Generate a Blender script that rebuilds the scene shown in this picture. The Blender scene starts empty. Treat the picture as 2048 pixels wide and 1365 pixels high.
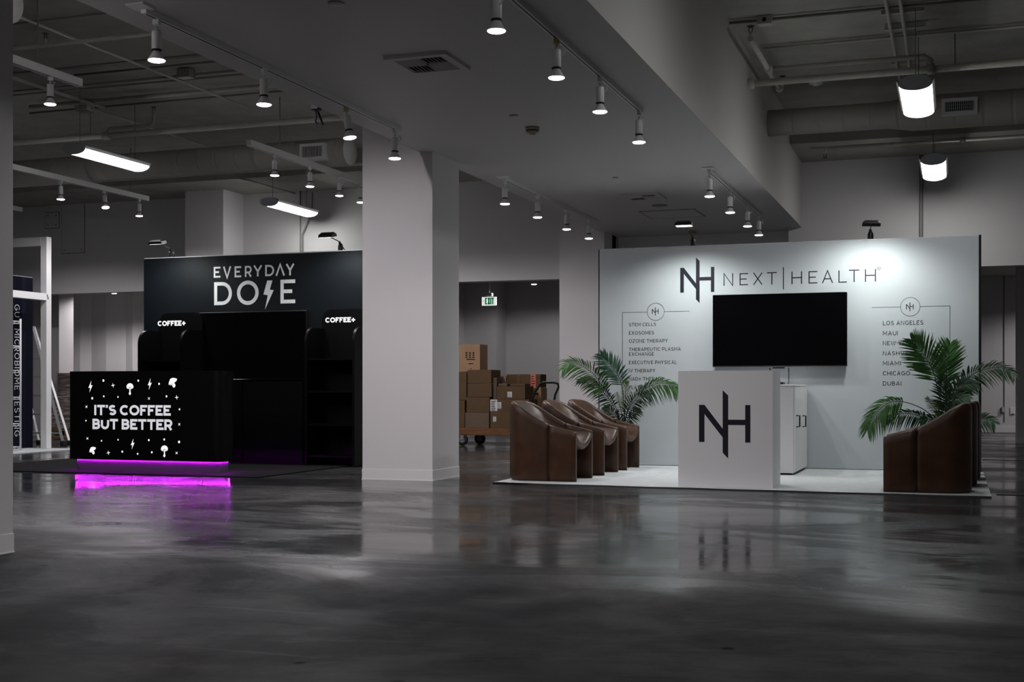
import bpy, math, random
from mathutils import Vector, Matrix
random.seed(7)
SC = bpy.context.scene
COL = SC.collection
PI = math.pi

# ------------------------------------------------------------------ camera
F_PX, YAW, HORIZON, CAM_H = 2537.5, 0.3357, 778.4, 0.861
cam_d = bpy.data.cameras.new('camera')
cam = bpy.data.objects.new('camera', cam_d); COL.objects.link(cam)
cam.location = (0, 0, CAM_H); cam.rotation_euler = (PI / 2, 0, YAW)
cam_d.sensor_width = 36.0; cam_d.lens = F_PX * 36.0 / 2048
cam_d.shift_y = (HORIZON - 682.5) / 2048
cam_d.clip_end = 200
SC.camera = cam
# ------------------------------------------------------------------ world, exposure
SC.view_settings.view_transform = 'Standard'
SC.view_settings.look = 'None'
SC.view_settings.gamma = 1.0
SC.view_settings.use_curve_mapping = False
SC.view_settings.exposure = 0.0
W = bpy.data.worlds.new('world'); SC.world = W; W.use_nodes = True
W.node_tree.nodes['Background'].inputs[0].default_value = (0.5, 0.5, 0.5, 1)
W.node_tree.nodes['Background'].inputs[1].default_value = 0.012
# light levels
SPOT_W = 75.0          # each track bulb
TUBE_E = 20.5           # pendant lens emission
BOOTH_W = 80.0         # arm lights on the booth walls

# ------------------------------------------------------------------ photo pixel -> place
_s, _c = math.sin(YAW), math.cos(YAW)
def ray(u, v):
    a = (u - 1024) / F_PX; b = (HORIZON - v) / F_PX
    return (-_s + _c * a, _c + _s * a, b)
def onZ(u, v, z=0.0):
    d = ray(u, v); t = (z - CAM_H) / d[2]; return (d[0] * t, d[1] * t, z)
def onY(u, v, y):
    d = ray(u, v); t = y / d[1]; return (d[0] * t, y, d[2] * t + CAM_H)
def onX(u, v, x):
    d = ray(u, v); t = x / d[0]; return (x, d[1] * t, d[2] * t + CAM_H)

# ------------------------------------------------------------------ materials
MATS = {}
def mat(name, col, rough=0.5, spec=0.5, metal=0.0, noise=0.0, nscale=8.0, bump=0.0, bscale=60.0,
        emit=None, estr=0.0, coat=0.0, alpha=1.0, trans=0.0, stretch=None):
    if name in MATS: return MATS[name]
    m = bpy.data.materials.new(name); m.use_nodes = True
    nt = m.node_tree; b = nt.nodes['Principled BSDF']
    b.inputs['Base Color'].default_value = (*col, 1)
    b.inputs['Roughness'].default_value = rough
    b.inputs['Specular IOR Level'].default_value = spec
    b.inputs['Metallic'].default_value = metal
    b.inputs['Coat Weight'].default_value = coat
    b.inputs['Transmission Weight'].default_value = trans
    b.inputs['Alpha'].default_value = alpha
    if emit:
        b.inputs['Emission Color'].default_value = (*emit, 1); b.inputs['Emission Strength'].default_value = estr
    tc = None
    if noise or bump:
        tc = nt.nodes.new('ShaderNodeTexCoord')
        src = tc.outputs['Object']
        if stretch:
            mp = nt.nodes.new('ShaderNodeMapping'); mp.inputs['Scale'].default_value = stretch
            nt.links.new(src, mp.inputs[0]); src = mp.outputs[0]
    if noise:
        n = nt.nodes.new('ShaderNodeTexNoise'); n.inputs['Scale'].default_value = nscale; n.inputs['Detail'].default_value = 5
        nt.links.new(src, n.inputs['Vector'])
        r = nt.nodes.new('ShaderNodeValToRGB')
        r.color_ramp.elements[0].position = 0.3; r.color_ramp.elements[1].position = 0.7
        r.color_ramp.elements[0].color = (*[max(0, x * (1 - noise)) for x in col], 1)
        r.color_ramp.elements[1].color = (*[min(1, x * (1 + noise)) for x in col], 1)
        nt.links.new(n.outputs['Fac'], r.inputs[0]); nt.links.new(r.outputs[0], b.inputs['Base Color'])
    if bump:
        n2 = nt.nodes.new('ShaderNodeTexNoise'); n2.inputs['Scale'].default_value = bscale; n2.inputs['Detail'].default_value = 3
        nt.links.new(src, n2.inputs['Vector'])
        bp = nt.nodes.new('ShaderNodeBump'); bp.inputs['Strength'].default_value = bump; bp.inputs['Distance'].default_value = 0.01
        nt.links.new(n2.outputs['Fac'], bp.inputs['Height']); nt.links.new(bp.outputs[0], b.inputs['Normal'])
    MATS[name] = m
    return m

def floor_material():
    m = bpy.data.materials.new('polished concrete'); m.use_nodes = True
    nt = m.node_tree; N = nt.nodes; L = nt.links; b = N['Principled BSDF']
    tc = N.new('ShaderNodeTexCoord')
    def noise(scale, detail, rough=0.55, dist=0.0, vec=None):
        n = N.new('ShaderNodeTexNoise'); n.inputs['Scale'].default_value = scale; n.inputs['Detail'].default_value = detail
        n.inputs['Roughness'].default_value = rough; n.inputs['Distortion'].default_value = dist
        L.new(vec or tc.outputs['Object'], n.inputs['Vector']); return n.outputs['Fac']
    def ramp(fac, stops):
        r = N.new('ShaderNodeValToRGB'); e = r.color_ramp.elements
        e[0].position, e[0].color = stops[0][0], (*stops[0][1], 1)
        e[1].position, e[1].color = stops[-1][0], (*stops[-1][1], 1)
        for p, c in stops[1:-1]:
            k = e.new(p); k.color = (*c, 1)
        L.new(fac, r.inputs[0]); return r.outputs[0]
    def mix(kind, fac, a, c):
        x = N.new('ShaderNodeMix'); x.data_type = 'RGBA'; x.blend_type = kind
        if isinstance(fac, float): x.inputs[0].default_value = fac
        else: L.new(fac, x.inputs[0])
        L.new(a, x.inputs[6]); L.new(c, x.inputs[7]); return x.outputs[2]
    big = ramp(noise(0.35, 6, 0.6, 0.8), [(0.32, (0.019, 0.022, 0.0245)), (0.5, (0.039, 0.040, 0.041)), (0.7, (0.070, 0.067, 0.066))])
    mid = ramp(noise(2.5, 8, 0.65, 0.3), [(0.3, (0.55, 0.55, 0.55)), (0.7, (1.25, 1.25, 1.25))])
    c1 = mix('MULTIPLY', 1.0, big, mid)
    # dark drops and pits
    v = N.new('ShaderNodeTexVoronoi'); v.inputs['Scale'].default_value = 2.2; L.new(tc.outputs['Object'], v.inputs['Vector'])
    drops = ramp(v.outputs['Distance'], [(0.035, (0.25, 0.25, 0.25)), (0.06, (1, 1, 1))])
    c2 = mix('MULTIPLY', 1.0, c1, drops)
    # long scratches, two directions
    mp = N.new('ShaderNodeMapping'); mp.inputs['Rotation'].default_value = (0, 0, 0.5); mp.inputs['Scale'].default_value = (0.5, 14, 1)
    L.new(tc.outputs['Object'], mp.inputs[0])
    sc1 = ramp(noise(1.6, 3, 0.5, 0.4, mp.outputs[0]), [(0.66, (0, 0, 0)), (0.72, (1, 1, 1))])
    c3 = mix('ADD', 0.02, c2, sc1)
    v2 = N.new('ShaderNodeTexVoronoi'); v2.inputs['Scale'].default_value = 3.1; L.new(tc.outputs['Object'], v2.inputs['Vector'])
    grit = ramp(v2.outputs['Distance'], [(0.010, (1, 1, 1)), (0.016, (0, 0, 0))])
    c4 = mix('ADD', 0.30, c3, grit)
    L.new(c4, b.inputs['Base Color'])
    mg = N.new('ShaderNodeMapping'); mg.inputs['Scale'].default_value = (0.45, 1.0, 1); mg.inputs['Location'].default_value = (3.1, 1.7, 0)
    L.new(tc.outputs['Object'], mg.inputs[0])
    patch = noise(0.75, 8, 0.68, 1.1, mg.outputs[0])
    rr = ramp(patch, [(0.36, (0.085, 0.085, 0.085)), (0.47, (0.14, 0.14, 0.14)), (0.52, (0.24, 0.24, 0.24)), (0.7, (0.36, 0.36, 0.36))])
    ss = ramp(patch, [(0.36, (0.26, 0.26, 0.26)), (0.46, (0.15, 0.15, 0.15)), (0.50, (0.07, 0.07, 0.07)), (0.72, (0.035, 0.035, 0.035))])
    # the sealer is worn away on the open walkway in the foreground
    sep = N.new('ShaderNodeVectorMath'); sep.operation = 'DOT_PRODUCT'; sep.inputs[1].default_value = (0.22, 1.0, 0)
    L.new(tc.outputs['Object'], sep.inputs[0])
    wob = N.new('ShaderNodeMath'); wob.operation = 'MULTIPLY_ADD'; wob.inputs[1].default_value = 3.2; L.new(noise(0.5, 6, 0.6, 0.8), wob.inputs[0]); L.new(sep.outputs['Value'], wob.inputs[2])
    wear = N.new('ShaderNodeMapRange'); wear.interpolation_type = 'SMOOTHSTEP'; wear.inputs[1].default_value = 6.0; wear.inputs[2].default_value = 7.4; wear.inputs[3].default_value = 0.08; wear.inputs[4].default_value = 1.0
    L.new(wob.outputs[0], wear.inputs[0])
    sm = N.new('ShaderNodeMath'); sm.operation = 'MULTIPLY'; L.new(ss, sm.inputs[0]); L.new(wear.outputs[0], sm.inputs[1])
    L.new(sm.outputs[0], b.inputs['Specular IOR Level'])
    wr = N.new('ShaderNodeMapRange'); wr.inputs[1].default_value = 0.08; wr.inputs[2].default_value = 1.0; wr.inputs[3].default_value = 1.0; wr.inputs[4].default_value = 0.0
    L.new(wear.outputs[0], wr.inputs[0])
    rm = N.new('ShaderNodeMix'); rm.data_type = 'FLOAT'; L.new(wr.outputs[0], rm.inputs[0]); L.new(rr, rm.inputs[2]); rm.inputs[3].default_value = 0.5
    L.new(rm.outputs[0], b.inputs['Roughness'])
    bp = N.new('ShaderNodeBump'); bp.inputs['Strength'].default_value = 0.10; bp.inputs['Distance'].default_value = 0.01
    L.new(noise(5.0, 4, 0.5), bp.inputs['Height']); L.new(bp.outputs[0], b.inputs['Normal'])
    return m

PAINT = mat('white wall paint', (0.62, 0.61, 0.61), 0.75, 0.2, bump=0.05, bscale=90)
PAINT2 = mat('column paint', (0.66, 0.64, 0.65), 0.7, 0.2, bump=0.05, bscale=90)
CEIL = mat('rough painted slab', (0.37, 0.36, 0.33), 0.9, 0.1, noise=0.10, nscale=3, bump=0.3, bscale=25)
SOFF = mat('soffit paint', (0.49, 0.48, 0.465), 0.55, 0.3, bump=0.04, bscale=30)
PIPE = mat('painted pipe', (0.50, 0.49, 0.45), 0.55, 0.3, noise=0.08)
PIPED = mat('grey conduit', (0.22, 0.21, 0.20), 0.6, 0.3)
DUCT = mat('painted spiral duct', (0.44, 0.42, 0.39), 0.6, 0.3)
def _seams(m):
    nt = m.node_tree; b = nt.nodes['Principled BSDF']; tc = nt.nodes.new('ShaderNodeTexCoord')
    w = nt.nodes.new('ShaderNodeTexWave'); w.inputs['Scale'].default_value = 1.1; w.inputs['Distortion'].default_value = 0.4; w.inputs['Detail'].default_value = 1
    mp = nt.nodes.new('ShaderNodeMapping'); mp.inputs['Rotation'].default_value = (0, 0, 0.12)
    nt.links.new(tc.outputs['Object'], mp.inputs[0]); nt.links.new(mp.outputs[0], w.inputs['Vector'])
    r = nt.nodes.new('ShaderNodeValToRGB'); r.color_ramp.elements[0].position = .0; r.color_ramp.elements[1].position = .06
    r.color_ramp.elements[0].color = (0, 0, 0, 1); r.color_ramp.elements[1].color = (1, 1, 1, 1)
    nt.links.new(w.outputs['Fac'], r.inputs[0])
    bp = nt.nodes.new('ShaderNodeBump'); bp.inputs['Strength'].default_value = .6; bp.inputs['Distance'].default_value = .01
    nt.links.new(r.outputs[0], bp.inputs['Height']); nt.links.new(bp.outputs[0], b.inputs['Normal'])
_seams(DUCT)
BASEB = mat('white baseboard', (0.72, 0.71, 0.71), 0.6, 0.3)
BLACKM = mat('black metal', (0.007, 0.007, 0.008), 0.38, 0.25)
BLACKP = mat('black laminate', (0.0025, 0.0025, 0.003), 0.40, 0.14)
BLACKF = mat('black fabric', (0.0040, 0.0060, 0.0085), 0.55, 0.16, bump=0.15, bscale=220)
BLACKC = mat('black carpet', (0.010, 0.010, 0.011), 0.95, 0.1, bump=0.4, bscale=300)
SCREEN = mat('dark screen', (0.002, 0.002, 0.0025), 0.10, 0.16)
WFAB = mat('white stretch fabric', (0.49, 0.525, 0.55), 0.7, 0.2, bump=0.03, bscale=250)
WLAM = mat('white laminate', (0.74, 0.73, 0.745), 0.45, 0.35)
INK = mat('navy ink', (0.010, 0.011, 0.020), 0.55, 0.3)
WINK = mat('white print', (0.80, 0.80, 0.82), 0.5, 0.3)
LITT = mat('backlit letters', (0.75, 0.75, 0.77), 0.5, 0.3, emit=(0.93, 0.93, 1.0), estr=0.42)
LITM = mat('backlit marks', (0.8, 0.8, 0.8), 0.5, 0.3, emit=(1.0, 1.0, 1.0), estr=0.75)
GINK = mat('silver print', (0.80, 0.82, 0.83), 0.5, 0.3)
WHITEM = mat('white metal', (0.72, 0.73, 0.73), 0.4, 0.4)
GREYM = mat('grey endcap', (0.60, 0.62, 0.66), 0.5, 0.4)
ALU = mat('aluminium', (0.55, 0.56, 0.57), 0.35, 0.5, metal=0.7)
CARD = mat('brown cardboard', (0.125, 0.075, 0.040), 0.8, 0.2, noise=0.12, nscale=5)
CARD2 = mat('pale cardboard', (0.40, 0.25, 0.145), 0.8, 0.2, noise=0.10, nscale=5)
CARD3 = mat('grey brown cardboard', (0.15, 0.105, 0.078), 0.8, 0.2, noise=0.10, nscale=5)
TAPE = mat('packing tape', (0.13, 0.075, 0.035), 0.35, 0.5)
PAPER = mat('white label paper', (0.72, 0.72, 0.72), 0.7, 0.2)
PINKP = mat('salmon label paper', (0.75, 0.20, 0.16), 0.7, 0.2)
PRINT = mat('black print', (0.02, 0.015, 0.012), 0.7, 0.2)
WOOD = mat('worn cart wood', (0.17, 0.075, 0.030), 0.6, 0.3, noise=0.35, nscale=9, stretch=(1, 12, 12))
WOODP = mat('pallet wood', (0.33, 0.21, 0.11), 0.75, 0.2, noise=0.25, nscale=9)
RUBBER = mat('black rubber', (0.018, 0.018, 0.018), 0.7, 0.3)
LEATHER = mat('brown leather', (0.050, 0.021, 0.0095), 0.42, 0.36, noise=0.28, nscale=7, bump=0.05, bscale=120)
RUG = mat('pale woven rug', (0.56, 0.59, 0.60), 0.95, 0.1, noise=0.16, nscale=10, bump=0.5, bscale=120, stretch=(1, 5, 1))
RUGE = mat('grey rug binding', (0.10, 0.10, 0.10), 0.9, 0.1)
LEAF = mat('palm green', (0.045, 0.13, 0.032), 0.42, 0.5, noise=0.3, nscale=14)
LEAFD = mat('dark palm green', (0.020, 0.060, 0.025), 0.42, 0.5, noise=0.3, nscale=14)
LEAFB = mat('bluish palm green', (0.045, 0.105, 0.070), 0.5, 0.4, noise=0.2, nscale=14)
LEAFY = mat('young palm green', (0.13, 0.22, 0.045), 0.42, 0.5, noise=0.2, nscale=14)
STEM = mat('dark palm stem', (0.018, 0.030, 0.012), 0.5, 0.4)
NAVY = mat('navy fabric', (0.002, 0.0032, 0.013), 0.8, 0.2)
WRAP = mat('stretch film', (0.80, 0.72, 0.76), 0.14, 0.7, bump=1.0, bscale=9, stretch=(1, 1, 6))
def _film(m):
    nt = m.node_tree; b = nt.nodes['Principled BSDF']; tc = nt.nodes.new('ShaderNodeTexCoord')
    mp = nt.nodes.new('ShaderNodeMapping'); mp.inputs['Rotation'].default_value = (0, 0.6, 0); mp.inputs['Scale'].default_value = (3, 3, 22)
    n = nt.nodes.new('ShaderNodeTexNoise'); n.inputs['Scale'].default_value = 1.6; n.inputs['Detail'].default_value = 4
    r = nt.nodes.new('ShaderNodeMapRange'); r.inputs[1].default_value = .42; r.inputs[2].default_value = .68; r.inputs[3].default_value = .10; r.inputs[4].default_value = .75
    nt.links.new(tc.outputs['Object'], mp.inputs[0]); nt.links.new(mp.outputs[0], n.inputs['Vector']); nt.links.new(n.outputs['Fac'], r.inputs[0]); nt.links.new(r.outputs[0], b.inputs['Alpha'])
_film(WRAP)
BROWNBOX = mat('dull brown cardboard', (0.16, 0.11, 0.085), 0.75, 0.2, noise=0.12)
CREAM = mat('yellowed plastic', (0.42, 0.36, 0.27), 0.6, 0.3)
TAN = mat('aged adapter plastic', (0.42, 0.36, 0.20), 0.6, 0.3)
BULBG = mat('bulb glass neck', (0.75, 0.73, 0.75), 0.3, 0.5)
GLOW = mat('bulb lens', (1, 1, 1), 0.5, emit=(1.0, 0.95, 0.98), estr=14.0)
TUBE = mat('pendant lens', (1, 1, 1), 0.5, emit=(1.0, 1.0, 0.985), estr=TUBE_E)
FLOODG = mat('flood lens', (1, 1, 1), 0.5, emit=(1.0, 1.0, 0.90), estr=9.0)
PURPLE = mat('violet diode', (0.2, 0.0, 0.3), 0.5, emit=(0.60, 0.02, 0.85), estr=420.0)
SIGNW = mat('lit sign face', (0.8, 0.8, 0.8), 0.5, emit=(0.95, 1.0, 0.95), estr=0.75)
SIGNG = mat('green sign letters', (0.0, 0.16, 0.05), 0.5, emit=(0.0, 0.35, 0.09), estr=0.3)
FLOORM = floor_material()

# ------------------------------------------------------------------ mesh builder
class MB:
    def __init__(s): s.v = []; s.f = []; s.sm = []
    def add(s, vs, fs, smooth=False):
        o = len(s.v); s.v += [tuple(p) for p in vs]
        for f in fs: s.f.append([i + o for i in f]); s.sm.append(smooth)
        return s
    def box(s, x0, x1, y0, y1, z0, z1, bev=0.0):
        if bev <= 0:
            v = [(x, y, z) for z in (z0, z1) for y in (y0, y1) for x in (x0, x1)]
            return s.add(v, [(0, 2, 3, 1), (4, 5, 7, 6), (0, 1, 5, 4), (2, 6, 7, 3), (0, 4, 6, 2), (1, 3, 7, 5)])
        b = bev
        rings = []
        for z, i in ((z0, b), (z0 + b, 0), (z1 - b, 0), (z1, b)):
            a0, a1, c0, c1 = x0 + i, x1 - i, y0 + i, y1 - i
            k = b * 0.7
            rings.append([(a0 + k, c0, z), (a1 - k, c0, z), (a1, c0 + k, z), (a1, c1 - k, z), (a1 - k, c1, z), (a0 + k, c1, z), (a0, c1 - k, z), (a0, c0 + k, z)])
        return s.loft(rings, True, True)
    def loft(s, rings, closed=True, caps=False, smooth=False):
        n = len(rings[0]); v = [p for r in rings for p in r]; f = []
        m = n if closed else n - 1
        for i in range(len(rings) - 1):
            for j in range(m):
                k = (j + 1) % n
                f.append((i * n + j, i * n + k, (i + 1) * n + k, (i + 1) * n + j))
        s.add(v, f, smooth)
        if caps:
            s.add(rings[0], [tuple(reversed(range(n)))]); s.add(rings[-1], [tuple(range(n))])
        return s
    def tube(s, pts, r, n=8, caps=True, smooth=True, r2=None):
        pts = [Vector(p) for p in pts]; rings = []
        ref = None
        for i, p in enumerate(pts):
            t = (pts[min(i + 1, len(pts) - 1)] - pts[max(i - 1, 0)]).normalized()
            if ref is None:
                ref = Vector((0, 0, 1)) if abs(t.z) < 0.9 else Vector((1, 0, 0))
            a = t.cross(ref).normalized(); b = a.cross(t).normalized(); ref = b
            rr = r if r2 is None else r + (r2 - r) * i / (len(pts) - 1)
            rings.append([tuple(p + a * math.cos(2 * PI * k / n) * rr + b * math.sin(2 * PI * k / n) * rr) for k in range(n)])
        return s.loft(rings, True, caps, smooth)
    def lathe(s, prof, c=(0, 0, 0), axis='Z', n=20, smooth=True, cap0=True, cap1=True):
        rings = []
        for r, h in prof:
            ring = []
            for k in range(n):
                a = 2 * PI * k / n; x, y = r * math.cos(a), r * math.sin(a)
                if axis == 'Z': p = (c[0] + x, c[1] + y, c[2] + h)
                elif axis == 'X': p = (c[0] + h, c[1] + x, c[2] + y)
                else: p = (c[0] + y, c[1] + h, c[2] + x)
                ring.append(p)
            rings.append(ring)
        s.loft(rings, True, False, smooth)
        if cap0: s.add(rings[0], [tuple(reversed(range(n)))])
        if cap1: s.add(rings[-1], [tuple(range(n))])
        return s
    def prism(s, poly, f0, f1, caps=True, smooth=False):
        a = [f0(*p) for p in poly]; b = [f1(*p) for p in poly]
        return s.loft([a, b], True, caps, smooth)
    def poly(s, pts): return s.add(pts, [tuple(range(len(pts)))])
    def build(s, name, m, parent=None, kind=None, subsurf=0):
        me = bpy.data.meshes.new(name)
        off = Vector((0, 0, 0)); q = parent
        while q is not None: off += q.location; q = q.parent
        me.from_pydata([tuple(Vector(p) - off) for p in s.v], [], s.f)
        me.polygons.foreach_set('use_smooth', s.sm)
        me.materials.append(m); me.update()
        import bmesh
        bm = bmesh.new(); bm.from_mesh(me)
        if any(s.sm): bmesh.ops.remove_doubles(bm, verts=bm.verts, dist=1e-5)
        bmesh.ops.recalc_face_normals(bm, faces=bm.faces)
        bm.to_mesh(me); bm.free()
        o = bpy.data.objects.new(name, me); COL.objects.link(o)
        if parent is not None: o.parent = parent
        if kind: o['kind'] = kind
        if subsurf:
            md = o.modifiers.new('smooth', 'SUBSURF'); md.levels = md.render_levels = subsurf
        return o

def thing(name, label, cat, loc=(0, 0, 0), group=None):
    o = bpy.data.objects.new(name, None); COL.objects.link(o); o.location = loc; o.empty_display_size = 0.1
    o['label'] = label; o['category'] = cat
    if group: o['group'] = group
    return o
def tag(o, label, cat, group=None):
    o['label'] = label; o['category'] = cat
    if group: o['group'] = group
    return o
def struct(o, label=None):
    o['kind'] = 'structure'
    if label: o['label'] = label
    return o
def copy_tree(o, parent=None):
    c = o.copy(); COL.objects.link(c); c.parent = parent
    for ch in o.children: copy_tree(ch, c)
    return c

# ------------------------------------------------------------------ stroke lettering
def arc(cx, cy, rx, ry, a0, a1, n=10):
    return [(cx + rx * math.cos(math.radians(a0 + (a1 - a0) * i / n)), cy + ry * math.sin(math.radians(a0 + (a1 - a0) * i / n))) for i in range(n + 1)]
GL = {
 'A': (.80, [[(0, 0), (.5, 1), (1, 0)], [(.18, .34), (.82, .34)]]),
 '^': (.86, [[(0, 0), (.5, 1), (1, 0)]]),
 'B': (.68, [[(0, 0), (0, 1), (.55, 1)] + arc(.55, .76, .38, .24, 90, -90, 8) + [(0, .52)], [(.55, .52)] + arc(.58, .26, .42, .26, 90, -90, 8) + [(0, 0)]]),
 'C': (.80, [arc(.58, .5, .58, .5, 48, 312, 18)]),
 'D': (.78, [[(0, 0), (0, 1), (.45, 1)] + arc(.45, .5, .55, .5, 90, -90, 12) + [(0, 0)]]),
 'E': (.62, [[(1, 1), (0, 1), (0, 0), (1, 0)], [(0, .51), (.88, .51)]]),
 'F': (.60, [[(1, 1), (0, 1), (0, 0)], [(0, .49), (.88, .49)]]),
 'G': (.84, [arc(.56, .5, .56, .5, 48, 325, 18) + [(1.0, .46), (.60, .46)]]),
 'H': (.76, [[(0, 0), (0, 1)], [(1, 0), (1, 1)], [(0, .51), (1, .51)]]),
 'I': (.0, [[(.5, 0), (.5, 1)]]),
 'K': (.70, [[(0, 0), (0, 1)], [(1, 1), (0, .38)], [(.32, .58), (1, 0)]]),
 'L': (.58, [[(0, 1), (0, 0), (1, 0)]]),
 'M': (.90, [[(0, 0), (0, 1), (.5, .3), (1, 1), (1, 0)]]),
 'N': (.78, [[(0, 0), (0, 1), (1, 0), (1, 1)]]),
 'O': (.92, [arc(.5, .5, .5, .5, 90, 450, 26)]),
 'P': (.66, [[(0, 0), (0, 1), (.55, 1)] + arc(.58, .68, .42, .32, 90, -90, 8) + [(0, .36)]]),
 'R': (.68, [[(0, 0), (0, 1), (.55, 1)] + arc(.58, .69, .42, .31, 90, -90, 8) + [(0, .38)], [(.55, .38), (1, 0)]]),
 'S': (.66, [arc(.5, .75, .46, .25, 30, 270, 12) + arc(.5, .25, .5, .25, 90, -150, 12)[1:]]),
 'T': (.72, [[(0, 1), (1, 1)], [(.5, 1), (.5, 0)]]),
 'U': (.74, [[(0, 1)] + arc(.5, .42, .5, .42, 180, 360, 12) + [(1, 1)]]),
 'V': (.82, [[(0, 1), (.5, 0), (1, 1)]]),
 'W': (1.15, [[(0, 1), (.26, 0), (.5, .95), (.74, 0), (1, 1)]]),
 'X': (.74, [[(0, 0), (1, 1)], [(0, 1), (1, 0)]]),
 'Y': (.76, [[(0, 1), (.5, .45), (1, 1)], [(.5, .45), (.5, 0)]]),
 'Z': (.70, [[(0, 1), (1, 1), (0, 0), (1, 0)]]),
 '+': (.66, [[(0, .45), (1, .45)], [(.5, .06), (.5, .84)]]),
 "'": (.0, [[(.5, 1), (.5, .72)]]),
 '<': (.40, [[(1, .85), (0, .5), (1, .15)]]),
}
def stroke(pts, w):
    """one mitred ribbon of width w along 2-D points -> list of quads"""
    P = []
    for p in pts:
        if not P or (Vector(p) - P[-1]).length > 1e-5: P.append(Vector(p))
    closed = (P[0] - P[-1]).length < 1e-6 and len(P) > 3
    if closed: P = P[:-1]
    n = len(P); Ls = []; Rs = []
    for i in range(n):
        a = P[(i - 1) % n] if (closed or i > 0) else None
        b = P[(i + 1) % n] if (closed or i < n - 1) else None
        d0 = (P[i] - a).normalized() if a is not None else None
        d1 = (b - P[i]).normalized() if b is not None else None
        if d0 is None: d0 = d1
        if d1 is None: d1 = d0
        n0 = Vector((-d0.y, d0.x)); n1 = Vector((-d1.y, d1.x))
        m = n0 + n1
        if m.length < 1e-4: m = n0
        m.normalize(); k = min(1 / max(m.dot(n1), 0.2), 2.2)
        Ls.append(P[i] + m * k * w / 2); Rs.append(P[i] - m * k * w / 2)
    q = []
    for i in range(n if closed else n - 1):
        j = (i + 1) % n
        q.append([Ls[i], Rs[i], Rs[j], Ls[j]])
    return q
def glyph_quads(ch, x0, y0, w, h, t):
    """glyph outer box w x h, stroke width t"""
    q = []
    for pl in GL[ch][1]:
        if ch in "I'": pts = [(x0 + w / 2, y0 + p[1] * h) for p in pl]
        elif ch == '+':
            pts = [(x0 + p[0] * w, y0 + p[1] * h) for p in pl]
        elif ch in 'OCGSDBPRU<^AVWMNXYZK':
            vert = t / 2 if ch in 'OCGSDBPRUZ' else 0
            pts = [(x0 + t / 2 + p[0] * (w - t), y0 + vert + p[1] * (h - 2 * vert)) for p in pl]
            if ch in 'BPR' and pl is GL[ch][1][0]: pts[0] = (pts[0][0], y0)
            if ch == 'B' and pl is GL[ch][1][1]: pts[-1] = (x0, pts[-1][1])
            if ch == 'R' and pl is GL[ch][1][1]: pts[-1] = (pts[-1][0], y0)
        else:
            pts = []
            for p in pl:
                px = x0 + t / 2 + p[0] * (w - t)
                py = y0 + t / 2 + p[1] * (h - t)
                pts.append([px, py])
            for k in (0, -1):   # run free ends out to the box
                e, nb = pts[k], pts[1 if k == 0 else -2]
                if abs(e[0] - nb[0]) < 1e-9 and pl[k][1] in (0, 1): e[1] = y0 + pl[k][1] * h
                if abs(e[1] - nb[1]) < 1e-9 and pl[k][0] in (0, 1) and len(pl) != 2: e[0] = x0 + pl[k][0] * w
                if abs(e[1] - nb[1]) < 1e-9 and ch in 'TE' and pl[k][0] in (0, 1): e[0] = x0 + pl[k][0] * w
        q += stroke(pts, t)
    return q
def text_quads(txt, x0, y0, width, h, t, gap=0.16, space=0.36):
    """lay a line out and stretch it to the width"""
    items = []; x = 0.0
    for ch in txt:
        if ch == ' ': x += space; continue
        w = max(GL[ch][0] + t * 0.45, t)
        items.append((ch, x, w)); x += w + gap
    total = x - gap; k = width / (total * h); q = []
    for ch, gx, w in items:
        q += glyph_quads(ch, x0 + gx * h * k, y0, w * h * k, h, t * h)
    return q
def quads_mesh(quads, place, name, m, parent):
    b = MB()
    o0, ox, oy = Vector(place(0, 0)), Vector(place(1, 0)), Vector(place(0, 1))
    nv = (ox - o0).cross(oy - o0).normalized()
    for i, q in enumerate(quads): b.poly([Vector(place(p[0], p[1])) + nv * (.00006 * (i % 7)) for p in q])
    return b.build(name, m, parent)
def text_on_Y(txt, u0, u1, vt, vb, y, t, name, m, parent, gap=0.16, space=0.36):
    a = onY(u0, vb, y); c = onY(u1, vb, y); top = onY(u0, vt, y)
    q = text_quads(txt, a[0], a[2], c[0] - a[0], top[2] - a[2], t, gap, space)
    return quads_mesh(q, lambda x, z: (x, y, z), name, m, parent)
def glyph_on_Y(ch, u0, u1, vt, vb, y, t):
    um = (u0 + u1) / 2
    a = onY(u0, vb, y); c = onY(u1, vb, y); top = onY(u0, vt, y); b2 = onY(u0, vb, y)
    h = top[2] - b2[2]
    return glyph_quads(ch, a[0], a[2], c[0] - a[0], h, t * h)
LOGO = [[(0, 0), (.148, 0), (.148, 1), (0, 1)], [(.148, 1), (.148, .754), (.637, .132), (.637, .363)],
        [(.637, -.278), (.785, -.435), (.785, 1.252), (.637, 1.394)], [(.785, .464), (1.237, .464), (1.237, .606), (.785, .606)],
        [(1.237, 0), (1.375, 0), (1.375, 1), (1.237, 1)]]
def logo(u, vb, vt, y, parent, name='logo'):
    a = onY(u, vb, y); h = onY(u, vt, y)[2] - a[2]
    b = MB()
    for pl in LOGO: b.poly([(a[0] + p[0] * h, y, a[2] + p[1] * h) for p in pl])
    return b.build(name, INK, parent)

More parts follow.
